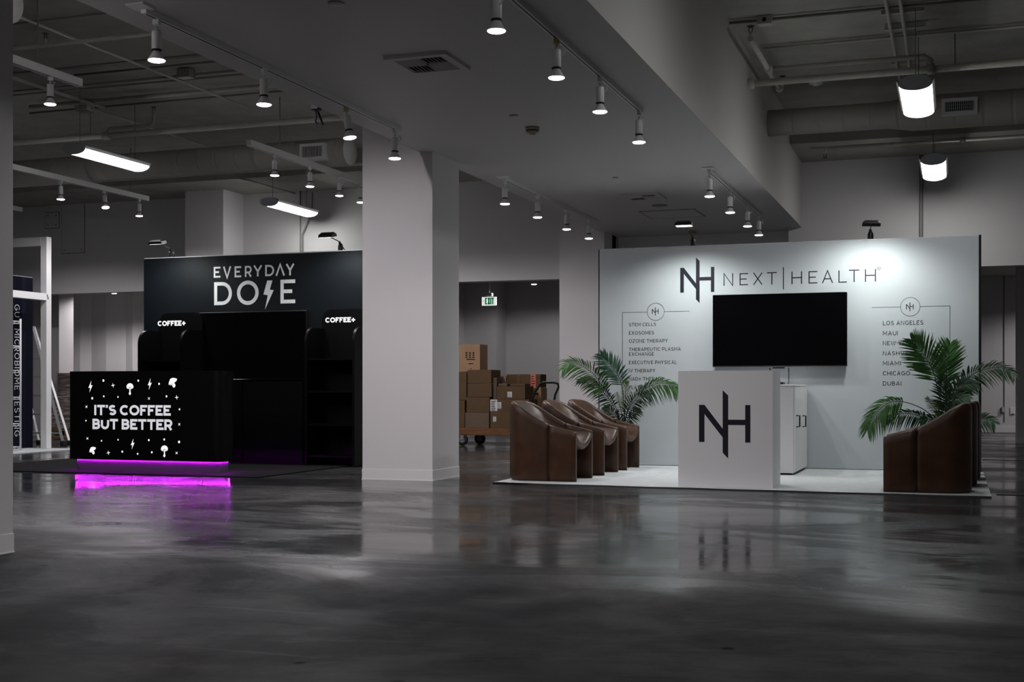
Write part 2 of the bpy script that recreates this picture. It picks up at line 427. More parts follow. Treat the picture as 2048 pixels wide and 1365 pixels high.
# ================================================================== THE HALL
ZC, ZS, YB, ZH = 4.30, 3.08, 17.74, 2.47      # slab, soffit, header plane, header bottom
XL, XR, YF, YE = -20.0, 7.0, -5.0, 27.0
struct(MB().box(XL, XR, YF, YE, -0.05, 0.0).build('floor', FLOORM))
struct(MB().box(XL, XR, YF, YB, ZC, ZC + 0.1).build('ceiling', CEIL))
struct(MB().box(-4.73, -1.98, YF, 18.09, ZS, ZC).build('ceiling_soffit', SOFF))
struct(MB().box(XL - 0.1, XL, YF, YE, 0, ZC).build('wall_left', PAINT))
struct(MB().box(XR, XR + 0.1, YF, YE, 0, ZC).build('wall_right', PAINT))
struct(MB().box(XL, XR, YF - 0.1, YF, 0, ZC).build('wall_front', PAINT))
wb = MB().box(XL, -4.66, YB, YB + 0.22, ZH, ZC).box(-2.16, XR, YB, YB + 0.22, ZH, ZC)
struct(wb.build('wall_header', PAINT))
struct(MB().box(-4.66, -2.16, 18.09, 18.3, 0, ZS).build('wall_recess', PAINT))
struct(MB().box(XL, XR, YE, YE + 0.1, 0, 3.2).build('wall_back', PAINT))
struct(MB().box(XL, XR, YB + 0.22, YE, 3.1, 3.2).build('ceiling_back', CEIL))
bm_ = struct(MB().box(XL, -4.73, 16.37, YB, 3.97, ZC).build('ceiling_beam', CEIL))
struct(MB().box(-1.98, XR, 16.37, YB, 3.97, ZC).build('ceiling_beam', CEIL))
# shallow slab joints over both bays
jl = MB()
for (u, v) in ((200, 130), (330, 115), (120, 36)):
    p = onZ(u, v, ZC); jl.box(XL, -4.73, p[1] - 0.012, p[1] + 0.012, ZC - 0.012, ZC)
struct(jl.build('trim_1', PIPED))
# columns
def column(x0, x1, y0, y1, z1):
    o = struct(MB().box(x0, x1, y0, y1, 0, z1).build('column', PAINT2))
    e = 0.004
    MB().box(x0 - e, x1 + e, y0 - e, y1 + e, 0, 0.10).build('baseboard', BASEB, o)
    MB().box(x0 - e - .003, x1 + e + .003, y0 - e - .003, y1 + e + .003, 0, 0.006).build('caulk_line', WHITEM, o)
    return o
column(-5.32, -4.60, 10.93, 11.60, ZC)
column(-5.32, -4.68, 4.76, 5.44, ZC)
column(-5.32, -4.66, 17.30, 18.0, ZC)
column(-11.43, -10.74, 17.15, YB, ZC)
column(onY(66, 600, 19.0)[0], onY(118, 600, 19.0)[0], 19.0, 19.4, 3.1)
column(onZ(2035, 887)[0], onZ(2035, 887)[0] + 0.7, onZ(2035, 887)[1], onZ(2035, 887)[1] + 0.7, 3.1)
# folding partition panels and jogs in the room behind the header
part = struct(MB().box(onY(118, 600, 22.6)[0], onY(330, 600, 22.6)[0], 22.6, 22.7, 0, 0.05).build('wall_partition', PAINT))
us = [100, 160, 183, 212, 252, 265, 285, 330]
for i in range(len(us) - 1):
    ya, yb_ = (22.3, 22.2) if i % 2 == 0 else (22.2, 22.3)
    a = onY(us[i], 600, ya); b = onY(us[i + 1], 600, yb_)
    n = Vector((b[1] - a[1], -(b[0] - a[0]), 0)).normalized() * 0.04
    q = [(a[0], a[1]), (b[0], b[1]), (b[0] - n.x, b[1] - n.y), (a[0] - n.x, a[1] - n.y)]
    MB().prism(q, lambda x, y: (x, y, 0.02), lambda x, y: (x, y, 3.1)).build('panel', PAINT, part)
a = onY(942, 600, 24.0); b = onY(1005, 600, 24.0)
struct(MB().box(a[0] - 1.6, a[0], 23.2, 24.0, 0, 3.1).build('wall_return', PAINT))
struct(MB().box(a[0], b[0], 23.6, 24.3, 0, 3.1).build('wall_jog', PAINT))
struct(MB().box(b[0], -2.4, 24.2, 24.4, 0, 3.1).build('wall_middle', PAINT))
struct(MB().box(-2.4, XR, YE - 0.02, YE, 0, 0.11).build('baseboard_back', BASEB))
# floor joints on the right
for v0, u0 in ((921, 2000), (990.5, 2010)):
    p = onZ(u0, v0)
    struct(MB().box(0.32, XR, p[1] - 0.03, p[1] + 0.03, 0, 0.004).build('trim_2', RUBBER))
# access hatch in the soffit, access panels on the header wall
h0, h1 = onZ(1280, 423, ZS), onZ(1408, 432, ZS)
hatch = struct(MB().box(h0[0], h1[0], h0[1], h1[1], ZS - 0.006, ZS).build('trim_3', SOFF))
MB().box(h0[0] - .012, h0[0], h0[1] - .012, h1[1] + .012, ZS - 0.008, ZS).box(h1[0], h1[0] + .012, h0[1] - .012, h1[1] + .012, ZS - 0.008, ZS) \
    .box(h0[0], h1[0], h0[1] - .012, h0[1], ZS - 0.008, ZS).box(h0[0], h1[0], h1[1], h1[1] + .012, ZS - 0.008, ZS).build('hatch_frame', PIPED, hatch)
for (u0, v0, u1, v1, nm) in ((125, 392, 169, 507, 'access_panel'), (92, 425, 118, 457, 'access_panel')):
    a = onY(u0, v1, YB); b = onY(u1, v0, YB)
    o = struct(MB().box(a[0], b[0], YB - 0.012, YB, a[2], b[2]).build('trim_4', PAINT))
    e = MB(); w = .012
    e.box(a[0] - w, a[0], YB - .006, YB, a[2] - w, b[2] + w).box(b[0], b[0] + w, YB - .006, YB, a[2] - w, b[2] + w)
    e.box(a[0], b[0], YB - .006, YB, a[2] - w, a[2]).box(a[0], b[0], YB - .006, YB, b[2], b[2] + w)
    e.build('panel_gap', PIPED, o)
    for sx in (a[0] + .05, b[0] - .05):
        for sz in (a[2] + .05, b[2] - .05):
            MB().lathe([(.012, 0), (.012, -.01)], (sx, YB - .012, sz), 'Y', 8).build('screw', PIPED, o)

# ------------------------------------------------------------------ light objects
def spot(parent, loc, direction, watts, size_deg, blend, col, radius=0.05, name='lamp_light'):
    d = bpy.data.lights.new(name, 'SPOT'); d.energy = watts; d.spot_size = math.radians(size_deg); d.spot_blend = blend
    d.color = col; d.shadow_soft_size = radius
    o = bpy.data.objects.new(name, d); COL.objects.link(o)
    o.rotation_euler = Vector(direction).to_track_quat('-Z', 'Y').to_euler()
    o.parent = parent; o.location = loc
    return o

# ------------------------------------------------------------------ track lamps
def lamp_proto(kind):
    """origin at the underside of the track"""
    t = thing('track_lamp', 'x', 'lamp')
    MB().box(-.013, .013, -.022, .022, -.036, 0, .003).build('adapter', TAN if kind == 1 else WHITEM, t)
    MB().tube([(0, 0, -.04), (0, 0, -.075)], .008).build('stem', WHITEM, t)
    MB().lathe([(.006, -.068), (.026, -.070), (.029, -.078), (.029, -.185), (.026, -.187)], n=20).build('housing', WHITEM, t)
    MB().lathe([(.030, -.180), (.031, -.188), (.028, -.190)], n=20).build('rim', BLACKM, t)
    cord = [(.0, .02, -.045), (.03, .03, -.05), (.048, .02, -.075), (.045, .0, -.10), (.03, -.002, -.11)]
    MB().tube(cord, .003, 6).build('cord', WHITEM, t)
    bl = MB().lathe([(.022, -.186), (.024, -.197), (.030, -.206), (.046, -.232), (.0505, -.243)], n=24, cap1=False).build('bulb', BULBG, t)
    MB().lathe([(.0505, -.243), (.049, -.247), (.040, -.251), (.018, -.253), (.0, -.2535)], n=24, cap0=False, cap1=False).build('lens', GLOW, bl)
    return t
PROTO = [lamp_proto(0), lamp_proto(1)]
USED = [False, False]
ORD = ['first', 'second', 'third', 'fourth', 'fifth', 'sixth', 'seventh', 'eighth', 'ninth']
def track_lamp(loc, label, group, kind=0, tilt=(0, 0), rz=0.0, watts=SPOT_W):
    if not USED[kind]: o = PROTO[kind]; USED[kind] = True
    else: o = copy_tree(PROTO[kind])
    o.location = loc; o.rotation_euler = (0, 0, 0)
    o['label'] = label; o['group'] = group
    if tilt != (0, 0) or rz: o.rotation_euler = (tilt[0], tilt[1], rz)
    return o
LIGHTS = []
def track(x, y0, y1, z, label, on_soffit, lamps, where, group, hang=None):
    t = thing('lighting_track', label, 'light track', (x, y0, z))
    if on_soffit:
        MB().box(x - .018, x + .018, y0, y1, z, ZS).build('rail', WHITEM, t)
        MB().box(x - .006, x + .006, y0 + .03, y1 - .02, z - .0015, z).build('slot', BLACKM, t)
        MB().box(x - .06, x + .06, y0 - .09, y0 + .03, ZS - .012, ZS).build('feed_plate', WHITEM, t)
    else:
        MB().box(x - .03, x + .03, y0, y1, z, z + .068).build('rail', WHITEM, t)
        MB().box(x - .008, x + .008, y0 + .03, y1 - .02, z - .0015, z).build('slot', BLACKM, t)
        for yy in hang:
            MB().tube([(x, yy, z + .06), (x, yy, ZC)], .006, 6).build('hanger_rod', PIPED, t)
    for i, it in enumerate(lamps):
        y, kind = it[0], it[1]; tilt = it[2] if len(it) > 2 else (0, 0)
        lb = 'lit white track lamp, ' + ORD[i] + ' from camera ' + where
        o = track_lamp((x, y, z), lb, group, kind, tilt, rz=random.choice([0, PI, PI / 2, -0.6]))
        LIGHTS.append((o, SPOT_W))
ZT = 3.045
NEAR_R = [6.46, 7.557, 8.584, 9.746]
track(-2.343, 2.9, 9.82, ZT, 'white track rail along the soffit near its right edge, running out of frame', True,
      [(3.2, 0), (4.8, 0)] + [(y, k) for y, k in zip(NEAR_R, (0, 1, 0, 0))], 'on the near right soffit track', 'lamps on the near right soffit track')  # the two lamps nearest the camera are unseen, added for brightness
track(-4.447, 6.25, 9.84, ZT, 'white track rail along the left edge of the soffit before the big column', True,
      [(6.379, 0), (7.612, 0), (8.845, 1, (0, .14)), (9.754, 0)], 'on the soffit track left of the big column', 'lamps on the near left soffit track')
track(-4.45, 12.5, 16.25, ZT, 'white track rail on the soffit behind the big column, above the boxes', True,
      [(12.53, 0), (13.63, 0), (14.77, 0), (15.76, 0)], 'on the soffit track behind the big column', 'lamps on the far left soffit track')
track(-2.33, 12.68, 16.2, ZT, 'white track rail on the soffit above the white booth wall', True,
      [(12.72, 0), (13.96, 0), (15.2, 0), (16.12, 0)], 'on the soffit track above the white booth', 'lamps on the far right soffit track')
ZU = 3.60
track(-7.48, 4.9, 9.56, ZU, 'white suspended track rail at the upper left edge of the picture', False,
      [(5.2, 0), (6.5, 0), (7.8, 0), (9.16, 0)], 'on the suspended track at upper left', 'lamps on the upper left suspended track', [5.4, 9.0])  # only the last lamp is in view; the nearer three are added fill
track(-7.5, 12.5, 15.9, ZU, 'white suspended track rail above the black booth wall, beside the column', False,
      [(13.08, 0), (13.94, 0), (14.73, 0), (15.35, 0)], 'on the suspended track above the black booth wall', 'lamps on the suspended track above the black booth', [13.2, 15.6])
track(-11.1, 11.6, 15.7, ZU, 'white suspended track rail crossing in front of the left duct', False,
      [(13.8, 0), (14.7, 0, (0, -.25)), (15.5, 0)], 'on the suspended track before the left duct', 'lamps on the suspended track before the left duct', [12.2, 15.3])
dd = onZ(42, 424, ZU)
track(dd[0], dd[1] - 3.4, dd[1], ZU, 'short end of a white suspended track rail beside the left column', False,
      [(dd[1] - 0.45, 0)], 'on the track end beside the left column', 'lamps on the far left suspended track', [dd[1] - 0.8])
track(-4.93, 4.0, 9.6, 3.88, 'white suspended track rail just left of the soffit, seen only from the left bay', False,
      [(4.4, 0), (5.9, 0), (7.4, 0), (8.6, 0)], 'on the track left of the soffit', 'lamps on the track left of the soffit', [4.6, 9.2])
track(-4.93, 12.2, 16.0, 3.88, 'white suspended track rail left of the soffit behind the big column', False,
      [(12.5, 0), (13.6, 0), (14.6, 0)], 'on the track left of the soffit, far part', 'lamps on the far track left of the soffit', [12.9, 15.8])
# lamps in the room behind the header
for i, (u, v, lb) in enumerate(((1046, 563, 'glowing lamp just under the header, nearer the exit sign'), (1068, 570, 'glowing lamp under the header, nearer the pale column'),
                                (228, 588, 'bright glowing lamp under the header left of the black booth wall'), (188, 587, 'half hidden glowing lamp under the header above the partition'))):
    zb = 2.80 if i < 2 else 2.66
    p = onZ(u, v, zb)
    t = thing('back_room_rail', 'short rail holding the ' + lb, 'light track', (p[0], p[1], 3.06))
    MB().box(p[0] - .018, p[0] + .018, p[1] - .3, p[1] + .3, zb + .2535, 3.1).build('rail', WHITEM, t)
    o = track_lamp((p[0], p[1], zb + .2535), lb, 'lamps in the room behind the header', 0)
    LIGHTS.append((o, SPOT_W * (.45 if i < 2 else 1.5)))
for x, y, lb in ((3.0, 22.4, 'added nearer rear room lamp beyond the right picture edge'), (3.0, 25.4, 'added farther rear room lamp beyond the right picture edge'), (-13.2, 19.6, 'added lamp hidden above the header near the left partition'), (-6.2, 20.6, 'added lamp hidden above the header over the boxes')):  # unseen lamps, added to brighten the walls of the rear room
    t = thing('back_room_rail', 'short rail holding the ' + lb, 'light track', (x, y, 3.06))
    MB().box(x - .018, x + .018, y - .3, y + .3, 3.065, 3.1).build('rail', WHITEM, t)
    o = track_lamp((x, y, 3.065), lb, 'lamps in the room behind the header', 0)
    LIGHTS.append((o, SPOT_W * (1.2 if x < -10 else .5 if x < -5 else 2.2)))
for o, w in LIGHTS:
    if o['group'] == 'lamps on the track left of the soffit': w *= 1.1
    if o['group'] == 'lamps on the far track left of the soffit': w *= .3
    if o['group'] == 'lamps on the far left suspended track': w *= .8
    wide = o['group'] == 'lamps in the room behind the header' or 'left of the soffit' in o['group']
    if 'suspended' in o['group']: wide = True
    spot(o, (0, 0, -.262), (0, 0, -1), w, 165 if wide else 125, 0.3 if wide else 1.0, (1.0, 0.95, 0.975), 0.045)

# ------------------------------------------------------------------ linear pendant lights
def pendant_proto():
    t = thing('pendant_light', 'x', 'pendant light')
    L, w, h = 1.22, .14, .085
    def half(a0, a1, k, ww=w, hh=h, n=14): return [(ww * math.cos(math.radians(a0 + (a1 - a0) * i / n)), hh * math.sin(math.radians(a0 + (a1 - a0) * i / n)) * k) for i in range(n + 1)]
    low = half(180, 360, .66)                       # shallow round lower lens
    rings = [[(x, y, z) for x, z in low] for y in (0.012, L - .012)]
    up = half(0, 180, .88)
    hs = MB().loft([[(x, y, z) for x, z in up] for y in (0, L)], False, False, True)
    hs.build('housing', WHITEM, t)
    MB().loft(rings, False, False, True).build('lens', TUBE, t)
    full = half(0, 180, .90, w + .004, h + .002) + half(180, 360, .68, w + .004, h + .002)[1:-1]
    for sx in (-1, 1):
        MB().add([(sx * .143, .0, .004), (sx * .143, L, .004), (sx * .162, L, .030), (sx * .162, .0, .030), (sx * .141, .0, .007), (sx * .141, L, .007), (sx * .160, L, .033), (sx * .160, .0, .033)], [(0, 1, 2, 3), (4, 5, 6, 7), (0, 1, 5, 4), (2, 3, 7, 6), (0, 3, 7, 4), (1, 2, 6, 5)]).build('wing', WHITEM, t)
    for y0, y1 in ((-.014, .012), (L - .012, L + .014)):
        MB().prism(full, lambda x, z: (x, y0, z), lambda x, z: (x, y1, z)).build('end_cap', GREYM, t)
    return t, L
PEND, PL = pendant_proto()
def pendant(x, y, z, zc, label, first=False):
    o = PEND if first else copy_tree(PEND)
    o.location = (x, y, z); o['label'] = label; o['group'] = 'linear pendant lights of the hall'
    for yy in (.1, PL - .1):
        w = MB().tube([(0, yy, .05), (0, yy, zc - z)], .0035, 5).build('cable', PIPED); w.parent = o
    return o
ZP = 3.56
pendant(-9.35, 11.85, ZP, ZC, 'lit linear pendant light hanging before the left duct, nearer the camera', True)
pendant(-9.35, 16.15, ZP, 3.97, 'lit linear pendant light above the black booth wall, farther back')
pendant(-.33, 11.75, ZP, ZC, 'large lit pendant light at upper right beside the duct grille')
pendant(-.24, 15.75, ZP, 3.97, 'smaller lit pendant light above the white booth wall, farther back')
pendant(-.33, 7.7, ZP, ZC, 'lit linear pendant light over the right bay, out of the picture above')
pendant(-9.35, 6.2, ZP, ZC, 'added linear pendant light over the left bay, out of the picture at left')  # unseen pendant, added to light the left bay
pendant(-.33, 3.6, ZP, ZC, 'added lit linear pendant light over the right bay, near the camera')  # unseen pendant, added to lift the brightness of the right bay

# ------------------------------------------------------------------ ceiling vents and detectors on the soffit
def vent(x0, x1, y0, y1, label):
    t = thing('ceiling_vent', label, 'vent', ((x0 + x1) / 2, (y0 + y1) / 2, ZS - .03))
    f = MB(); w = .055
    for (a, b, c, d) in ((x0, x1, y0, y0 + w), (x0, x1, y1 - w, y1), (x0, x0 + w, y0 + w, y1 - w), (x1 - w, x1, y0 + w, y1 - w)): f.box(a, b, c, d, ZS - .022, ZS)
    f.build('frame', SOFF, t)
    MB().box(x0 + w, x1 - w, y0 + w, y1 - w, ZS - .004, ZS).build('backing', BLACKM, t)
    xm, ym = (x0 + x1) / 2, (y0 + y1) / 2
    n = 6
    for qx in (0, 1):
        for qy in (0, 1):
            xa, xb = (x0 + w, xm) if qx == 0 else (xm, x1 - w)
            ya, yb_ = (y0 + w, ym) if qy == 0 else (ym, y1 - w)
            for i in range(n):
                k = (i + .5) / n; e = .011
                if (qx + qy) % 2 == 0:
                    y = ya + (yb_ - ya) * k; MB().add([(xa, y - e, ZS - .006), (xb, y - e, ZS - .006), (xb, y + e, ZS - .024), (xa, y + e, ZS - .024), (xa, y - e - .002, ZS - .007), (xb, y - e - .002, ZS - .007), (xb, y + e - .002, ZS - .026), (xa, y + e - .002, ZS - .026)], [(0, 1, 2, 3), (4, 5, 6, 7), (0, 1, 5, 4), (2, 3, 7, 6)]).build('slat', SOFF, t)
                else:
                    x = xa + (xb - xa) * k; MB().add([(x - e, ya, ZS - .006), (x - e, yb_, ZS - .006), (x + e, yb_, ZS - .024), (x + e, ya, ZS - .024), (x - e - .002, ya, ZS - .007), (x - e - .002, yb_, ZS - .007), (x + e - .002, yb_, ZS - .026), (x + e - .002, ya, ZS - .026)], [(0, 1, 2, 3), (4, 5, 6, 7), (0, 1, 5, 4), (2, 3, 7, 6)]).build('slat', SOFF, t)
    return t
vent(-3.60, -3.15, 7.71, 8.16, 'square louvred ceiling vent in the soffit, nearer the camera')
vent(-3.60, -3.15, 14.02, 14.46, 'square louvred ceiling vent in the soffit above the booth, farther back')
def detector(x, y, z, label, m=CREAM, r=.06):
    t = thing('smoke_detector', label, 'detector', (x, y, z))
    MB().lathe([(r, 0), (r, -.022), (r * .96, -.026)], (x, y, z)).build('base', m, t)
    MB().lathe([(r * .93, -.026), (r * .93, -.034)], (x, y, z)).build('gap_ring', BLACKM, t)
    MB().lathe([(r * .92, -.034), (r * .85, -.046), (r * .5, -.05), (r * .48, -.062), (0.001, -.064)], (x, y, z)).build('cover', m, t)
    return t
detector(-3.38, 10.215, ZS, 'cream smoke detector on the soffit between the tracks')
p = onY(1760, 463, 18.09)
detector(onZ(1421, 483, ZS)[0], 17.6, ZS, 'yellowed smoke detector on the soffit behind the white booth wall')
q = onZ(1632, 160, ZC)
detector(q[0], q[1], ZC, 'pale smoke detector on the slab of the right bay', WHITEM, .085)
for (u, v, r, lb) in ((1028, 231, .035, 'small flat round cover on the soffit beside the smoke detector'), (1231, 355, .03, 'tiny flat round cover on the soffit before the far vent'),
                      (672, 6, .045, 'flat round cover on the soffit at the top of the picture'), (1319, 411, .095, 'round recessed speaker grille on the soffit behind the far vent')):
    q = onZ(u, v, ZS); t = thing('ceiling_cover', lb, 'cover plate', (q[0], q[1], ZS))
    MB().lathe([(r, 0), (r, -.006), (r * .9, -.010), (.001, -.012)], q).build('plate', SOFF if r < .09 else PIPED, t)
    MB().lathe([(r * 1.06, 0), (r * 1.06, -.004)], q).build('rim', PIPED, t)

# ------------------------------------------------------------------ ducts
def duct(x0, x1, y, z, r, label, cap_at=None, big=None):
    t = thing('air_duct', label, 'duct', (x0, y, z - r))
    prof = []; x = x0
    def rad(x):
        if big is None: return r
        xb, rb, sgn = big
        k = max(0, min(1, (x - xb) * sgn / .25 + .5)); return r + (rb - r) * k
    xs = [x0, x1] if big is None else [x0, big[0] - .2, big[0] - .12, big[0] - .04, big[0] + .04, big[0] + .12, big[0] + .2, x1]
    prof = [(rad(x), x - x0) for x in xs]
    MB().lathe(prof, (x0, y, z), 'X', 28).build('spiral_pipe', DUCT, t)
    if cap_at is not None:
        MB().lathe([(r + .008, -.012), (r + .008, .012), (.001, .014)], (cap_at, y, z), 'X', 28).build('end_cap', WHITEM, t)
    return t
def grille(parent, x0, x1, z0, z1, y, n, m=1):
    f = MB(); w = .035
    for (a, b, c, d) in ((x0, x1, z0, z0 + w), (x0, x1, z1 - w, z1), (x0, x0 + w, z0 + w, z1 - w), (x1 - w, x1, z0 + w, z1 - w)): f.box(a, b, y - .02, y, c, d)
    g = f.build('grille_frame', WHITEM, parent)
    MB().box(x0 + w, x1 - w, y - .004, y, z0 + w, z1 - w).build('grille_backing', BLACKM, g)
    for i in range(n):
        x = x0 + w + (x1 - x0 - 2 * w) * (i + .5) / n
        MB().box(x - .003, x + .003, y - .016, y - .004, z0 + w, z1 - w).build('louvre', WHITEM, g)
    for i in range(m):
        z = z0 + w + (z1 - z0 - 2 * w) * (i + 1) / (m + 1)
        MB().box(x0 + w, x1 - w, y - .010, y - .006, z - .002, z + .002).build('crossbar', PIPED, g)
    MB().box(x0, x1, y, y + .12, z0, z1).build('grille_neck', WHITEM, g)
xe = onY(700, 301, 14.45)[0]
d1 = duct(XL, xe, 14.45, 3.87, .168, 'long painted spiral duct with a white end cap above the black booth', cap_at=xe, big=(onY(165, 360, 14.45)[0], .176, -1))
g0, g1 = onY(599, 321, 14.22), onY(649, 285, 14.22)
grille(d1, g0[0], g1[0], g0[2], g1[2], 14.24, 13)
d2 = duct(XL, -6.92, 7.97, 3.87, .17, 'duct end with a round cap at the top left behind the column', cap_at=-6.92)
d3 = duct(-1.99, XR, 14.45, 3.855, .145, 'painted spiral duct coming out of the soffit side at right', big=(onY(1800, 230, 14.45)[0], .185, 1))
g0, g1 = onY(1883, 231, 14.22), onY(1955, 193, 14.22)
grille(d3, g0[0], g1[0], g0[2], g1[2], 14.24, 15, 2)

# ------------------------------------------------------------------ pipes and conduits
def pipe(pts, r, label, m=PIPE, name='ceiling_pipe', cat='pipe', hangers=(), couplings=()):
    t = thing(name, label, cat, pts[0])
    MB().tube(pts, r, 8).build('run', m, t)
    for h in hangers: MB().tube([h, (h[0], h[1], ZC)], .006, 5).build('hanger', PIPED, t)
    for cpt, ax in couplings:
        v = Vector(ax) * .035
        MB().tube([Vector(cpt) - v, Vector(cpt) + v], r * 1.45, 10).build('coupling', m, t)
    return t
def run_x(u, v, z, uL, uR, r, label, m=PIPE, xmin=None, xmax=None, **k):
    y = onZ(u, v, z)[1]
    x0 = onY(uL, v, y)[0] if xmin is None else xmin; x1 = onY(uR, v, y)[0] if xmax is None else xmax
    return pipe([(x0, y, z), (x1, y, z)], r, label, m, **k), y
CN = dict(name='conduit', cat='conduit')
run_x(150, 84, 4.14, 0, 0, .021, 'thin sprinkler branch pipe at the upper left with a black sprinkler head', xmin=XL, xmax=-4.73)
run_x(290, 137, 4.25, 148, 0, .013, 'conduit on the left slab, first behind the upper branch pipe', PIPED, xmax=-4.73, **CN)
run_x(330, 155, 4.24, 0, 0, .014, 'upper of the two close conduits on the left slab', PIPED, xmin=XL, xmax=-4.73, **CN)
run_x(330, 163, 4.24, 0, 0, .012, 'lower of the two close conduits on the left slab', PIPED, xmin=XL, xmax=-4.73, **CN)
run_x(330, 190, 4.23, 60, 0, .026, 'wide painted conduit crossing the left slab', PIPE, xmax=-4.73, **CN)
run_x(330, 203, 4.24, 60, 0, .012, 'thin conduit behind the wide painted conduit on the left slab', PIPED, xmax=-4.73, **CN)
_, y8 = run_x(300, 265, 3.95, 0, 0, .036, 'large sprinkler main pipe crossing the left bay', xmin=XL, xmax=-4.73,
              hangers=[(-10.0, onZ(300, 265, 3.95)[1], 3.95), (-6.4, onZ(300, 265, 3.95)[1], 3.95)], couplings=[((onY(213, 272, onZ(300, 265, 3.95)[1])[0], onZ(300, 265, 3.95)[1], 3.95), (1, 0, 0))])
a = onY(217, 262, y8); b = onY(303, 255, y8)
pipe([(a[0], y8, 3.96), (a[0], y8, 4.02), (a[0] + .02, y8, 4.035), (b[0], y8, 4.035), (b[0] + .03, y8, 4.06), (b[0] + .03, y8, 4.2)], .022, 'short offset sprinkler branch over the large left main pipe')
run_x(240, 359, 3.78, 0, 0, .022, 'pipe running under the left duct along the beam', xmin=XL, xmax=-4.73)
# conduits along the bay
def run_y(u, v, z, y0, y1, r, label, m=PIPE, **k):
    x = onZ(u, v, z)[0]; return pipe([(x, y0, z), (x, y1, z)], r, label, m, **k)
run_y(230, 110, 4.20, 5.0, 13.2, .014, 'long conduit running away along the left slab', PIPE, **CN)
run_y(150, 198, 4.20, 5.0, 12.6, .012, 'outer conduit of the pair leading to the left junction box', PIPE, **CN)
run_y(158, 198, 4.20, 5.0, 12.6, .012, 'inner conduit of the pair leading to the left junction box', PIPE, **CN)
run_y(360, 275, 4.20, 12.6, 16.3, .016, 'conduit leaving the left junction box toward the beam', PIPE, **CN)
jb = onZ(296, 262, 4.18)
o = thing('junction_box', 'small painted junction box on the left slab above the main pipe', 'junction box', (jb[0], 12.6, 4.16))
MB().box(jb[0] - .09, jb[0] + .09, 12.52, 12.68, 4.17, 4.29, .006).build('body', PIPE, o); MB().box(jb[0] - .08, jb[0] + .08, 12.53, 12.67, 4.165, 4.172).build('lid', PIPED, o)
q = onZ(372, 152, 4.22); o = thing('junction_box', 'flat junction box where two conduits meet on the left slab', 'junction box', (q[0], q[1], 4.2))
MB().box(q[0] - .08, q[0] + .08, q[1] - .06, q[1] + .06, 4.2, 4.29, .005).build('body', PIPED, o); MB().box(q[0] - .07, q[0] + .07, q[1] - .05, q[1] + .05, 4.195, 4.201).build('lid', PIPE, o)
# right bay
p = onX(1459, 41, -1.98); yr1 = p[1]
pipe([(-1.98, yr1, 4.27), (XR, yr1, 4.27)], .014, 'thin conduit on the right slab with a square box', PIPED, **CN)
q = onY(1530, 36, yr1); o = thing('junction_box', 'square junction box with a round knockout on the right slab', 'junction box', (q[0], yr1, 4.22))
MB().box(q[0] - .07, q[0] + .07, yr1 - .05, yr1 + .05, 4.22, 4.30, .005).build('body', PIPE, o); MB().lathe([(.02, 0), (.02, -.004)], (q[0], yr1 - .05, 4.26), 'Y', 12).build('knockout', BLACKM, o)
q = onZ(1640, 88, 4.26); pipe([(-1.8, q[1], 4.26), (XR, q[1], 4.26)], .014, 'second thin conduit on the right slab', PIPE, **CN)
p = onX(1496, 167, -1.98); ym = p[1]
pipe([(-1.98, ym, 3.96), (XR, ym, 3.96)], .036, 'large sprinkler main pipe coming out of the soffit side at right', PIPE,
     hangers=[(onY(1910, 130, ym)[0], ym, 3.96)], couplings=[((onY(1862, 134, ym)[0], ym, 3.96), (1, 0, 0)), ((-1.95, ym, 3.96), (1, 0, 0))])
a = onY(1535, 138, ym); b = onY(1860, 106, ym)
pipe([(a[0], ym, 4.09), (b[0] - .05, ym, 4.09), (b[0], ym, 4.06), (b[0], ym, 3.97)], .024, 'sprinkler branch pipe over the right main with an elbow', PIPE,
     couplings=[((b[0], ym, 4.02), (0, 0, 1)), ((a[0] + .02, ym, 4.09), (1, 0, 0))])
x5 = onY(1535, 138, ym)[0]
dp = onX(1505, 95, x5); de = onX(1558, 182, x5)
pipe([(x5, ym - 1.15, 4.10), (x5, ym + .95, 4.10)], .028, 'slanting looking cross pipe beside the soffit side at right', PIPE, couplings=[((x5, ym, 4.10), (0, 1, 0)), ((x5, ym + .92, 4.10), (0, 1, 0))])
q = onZ(1840, 275, 3.80); pipe([(-1.7, 16.2, 3.86), (XR, 16.2, 3.86)], .022, 'thin pipe along the beam above the white booth', PIPE, couplings=[((onY(1925, 268, 16.2)[0], 16.2, 3.86), (1, 0, 0))])
for u, lb in ((1787, 'left conduit of the pair crossing the right slab'), (1813, 'right conduit of the pair crossing the right slab')):
    x = onZ(u, 90, 4.22)[0]; pipe([(x, 6, 4.22), (x, 16.3, 4.22)], .016, lb, PIPE, **CN)
xa, xb = onZ(1780, 60, 4.24)[0], onZ(1838, 56, 4.24)[0]
for v, lb in ((26, 'nearest strut channel under the conduit pair'), (58, 'middle strut channel under the conduit pair'), (128, 'farthest strut channel under the conduit pair')):
    y = onZ(1810, v, 4.24)[1]; o = thing('strut_channel', lb, 'strut', (xa, y, 4.24))
    MB().box(xa - .05, xb + .06, y - .02, y + .02, 4.24, 4.25).box(xa - .05, xb + .06, y - .02, y - .016, 4.25, 4.28).box(xa - .05, xb + .06, y + .016, y + .02, 4.25, 4.28).build('channel', PIPE, o)
    MB().tube([(xa, y, 4.25), (xa, y, ZC)], .006, 5).build('rod', PIPED, o)
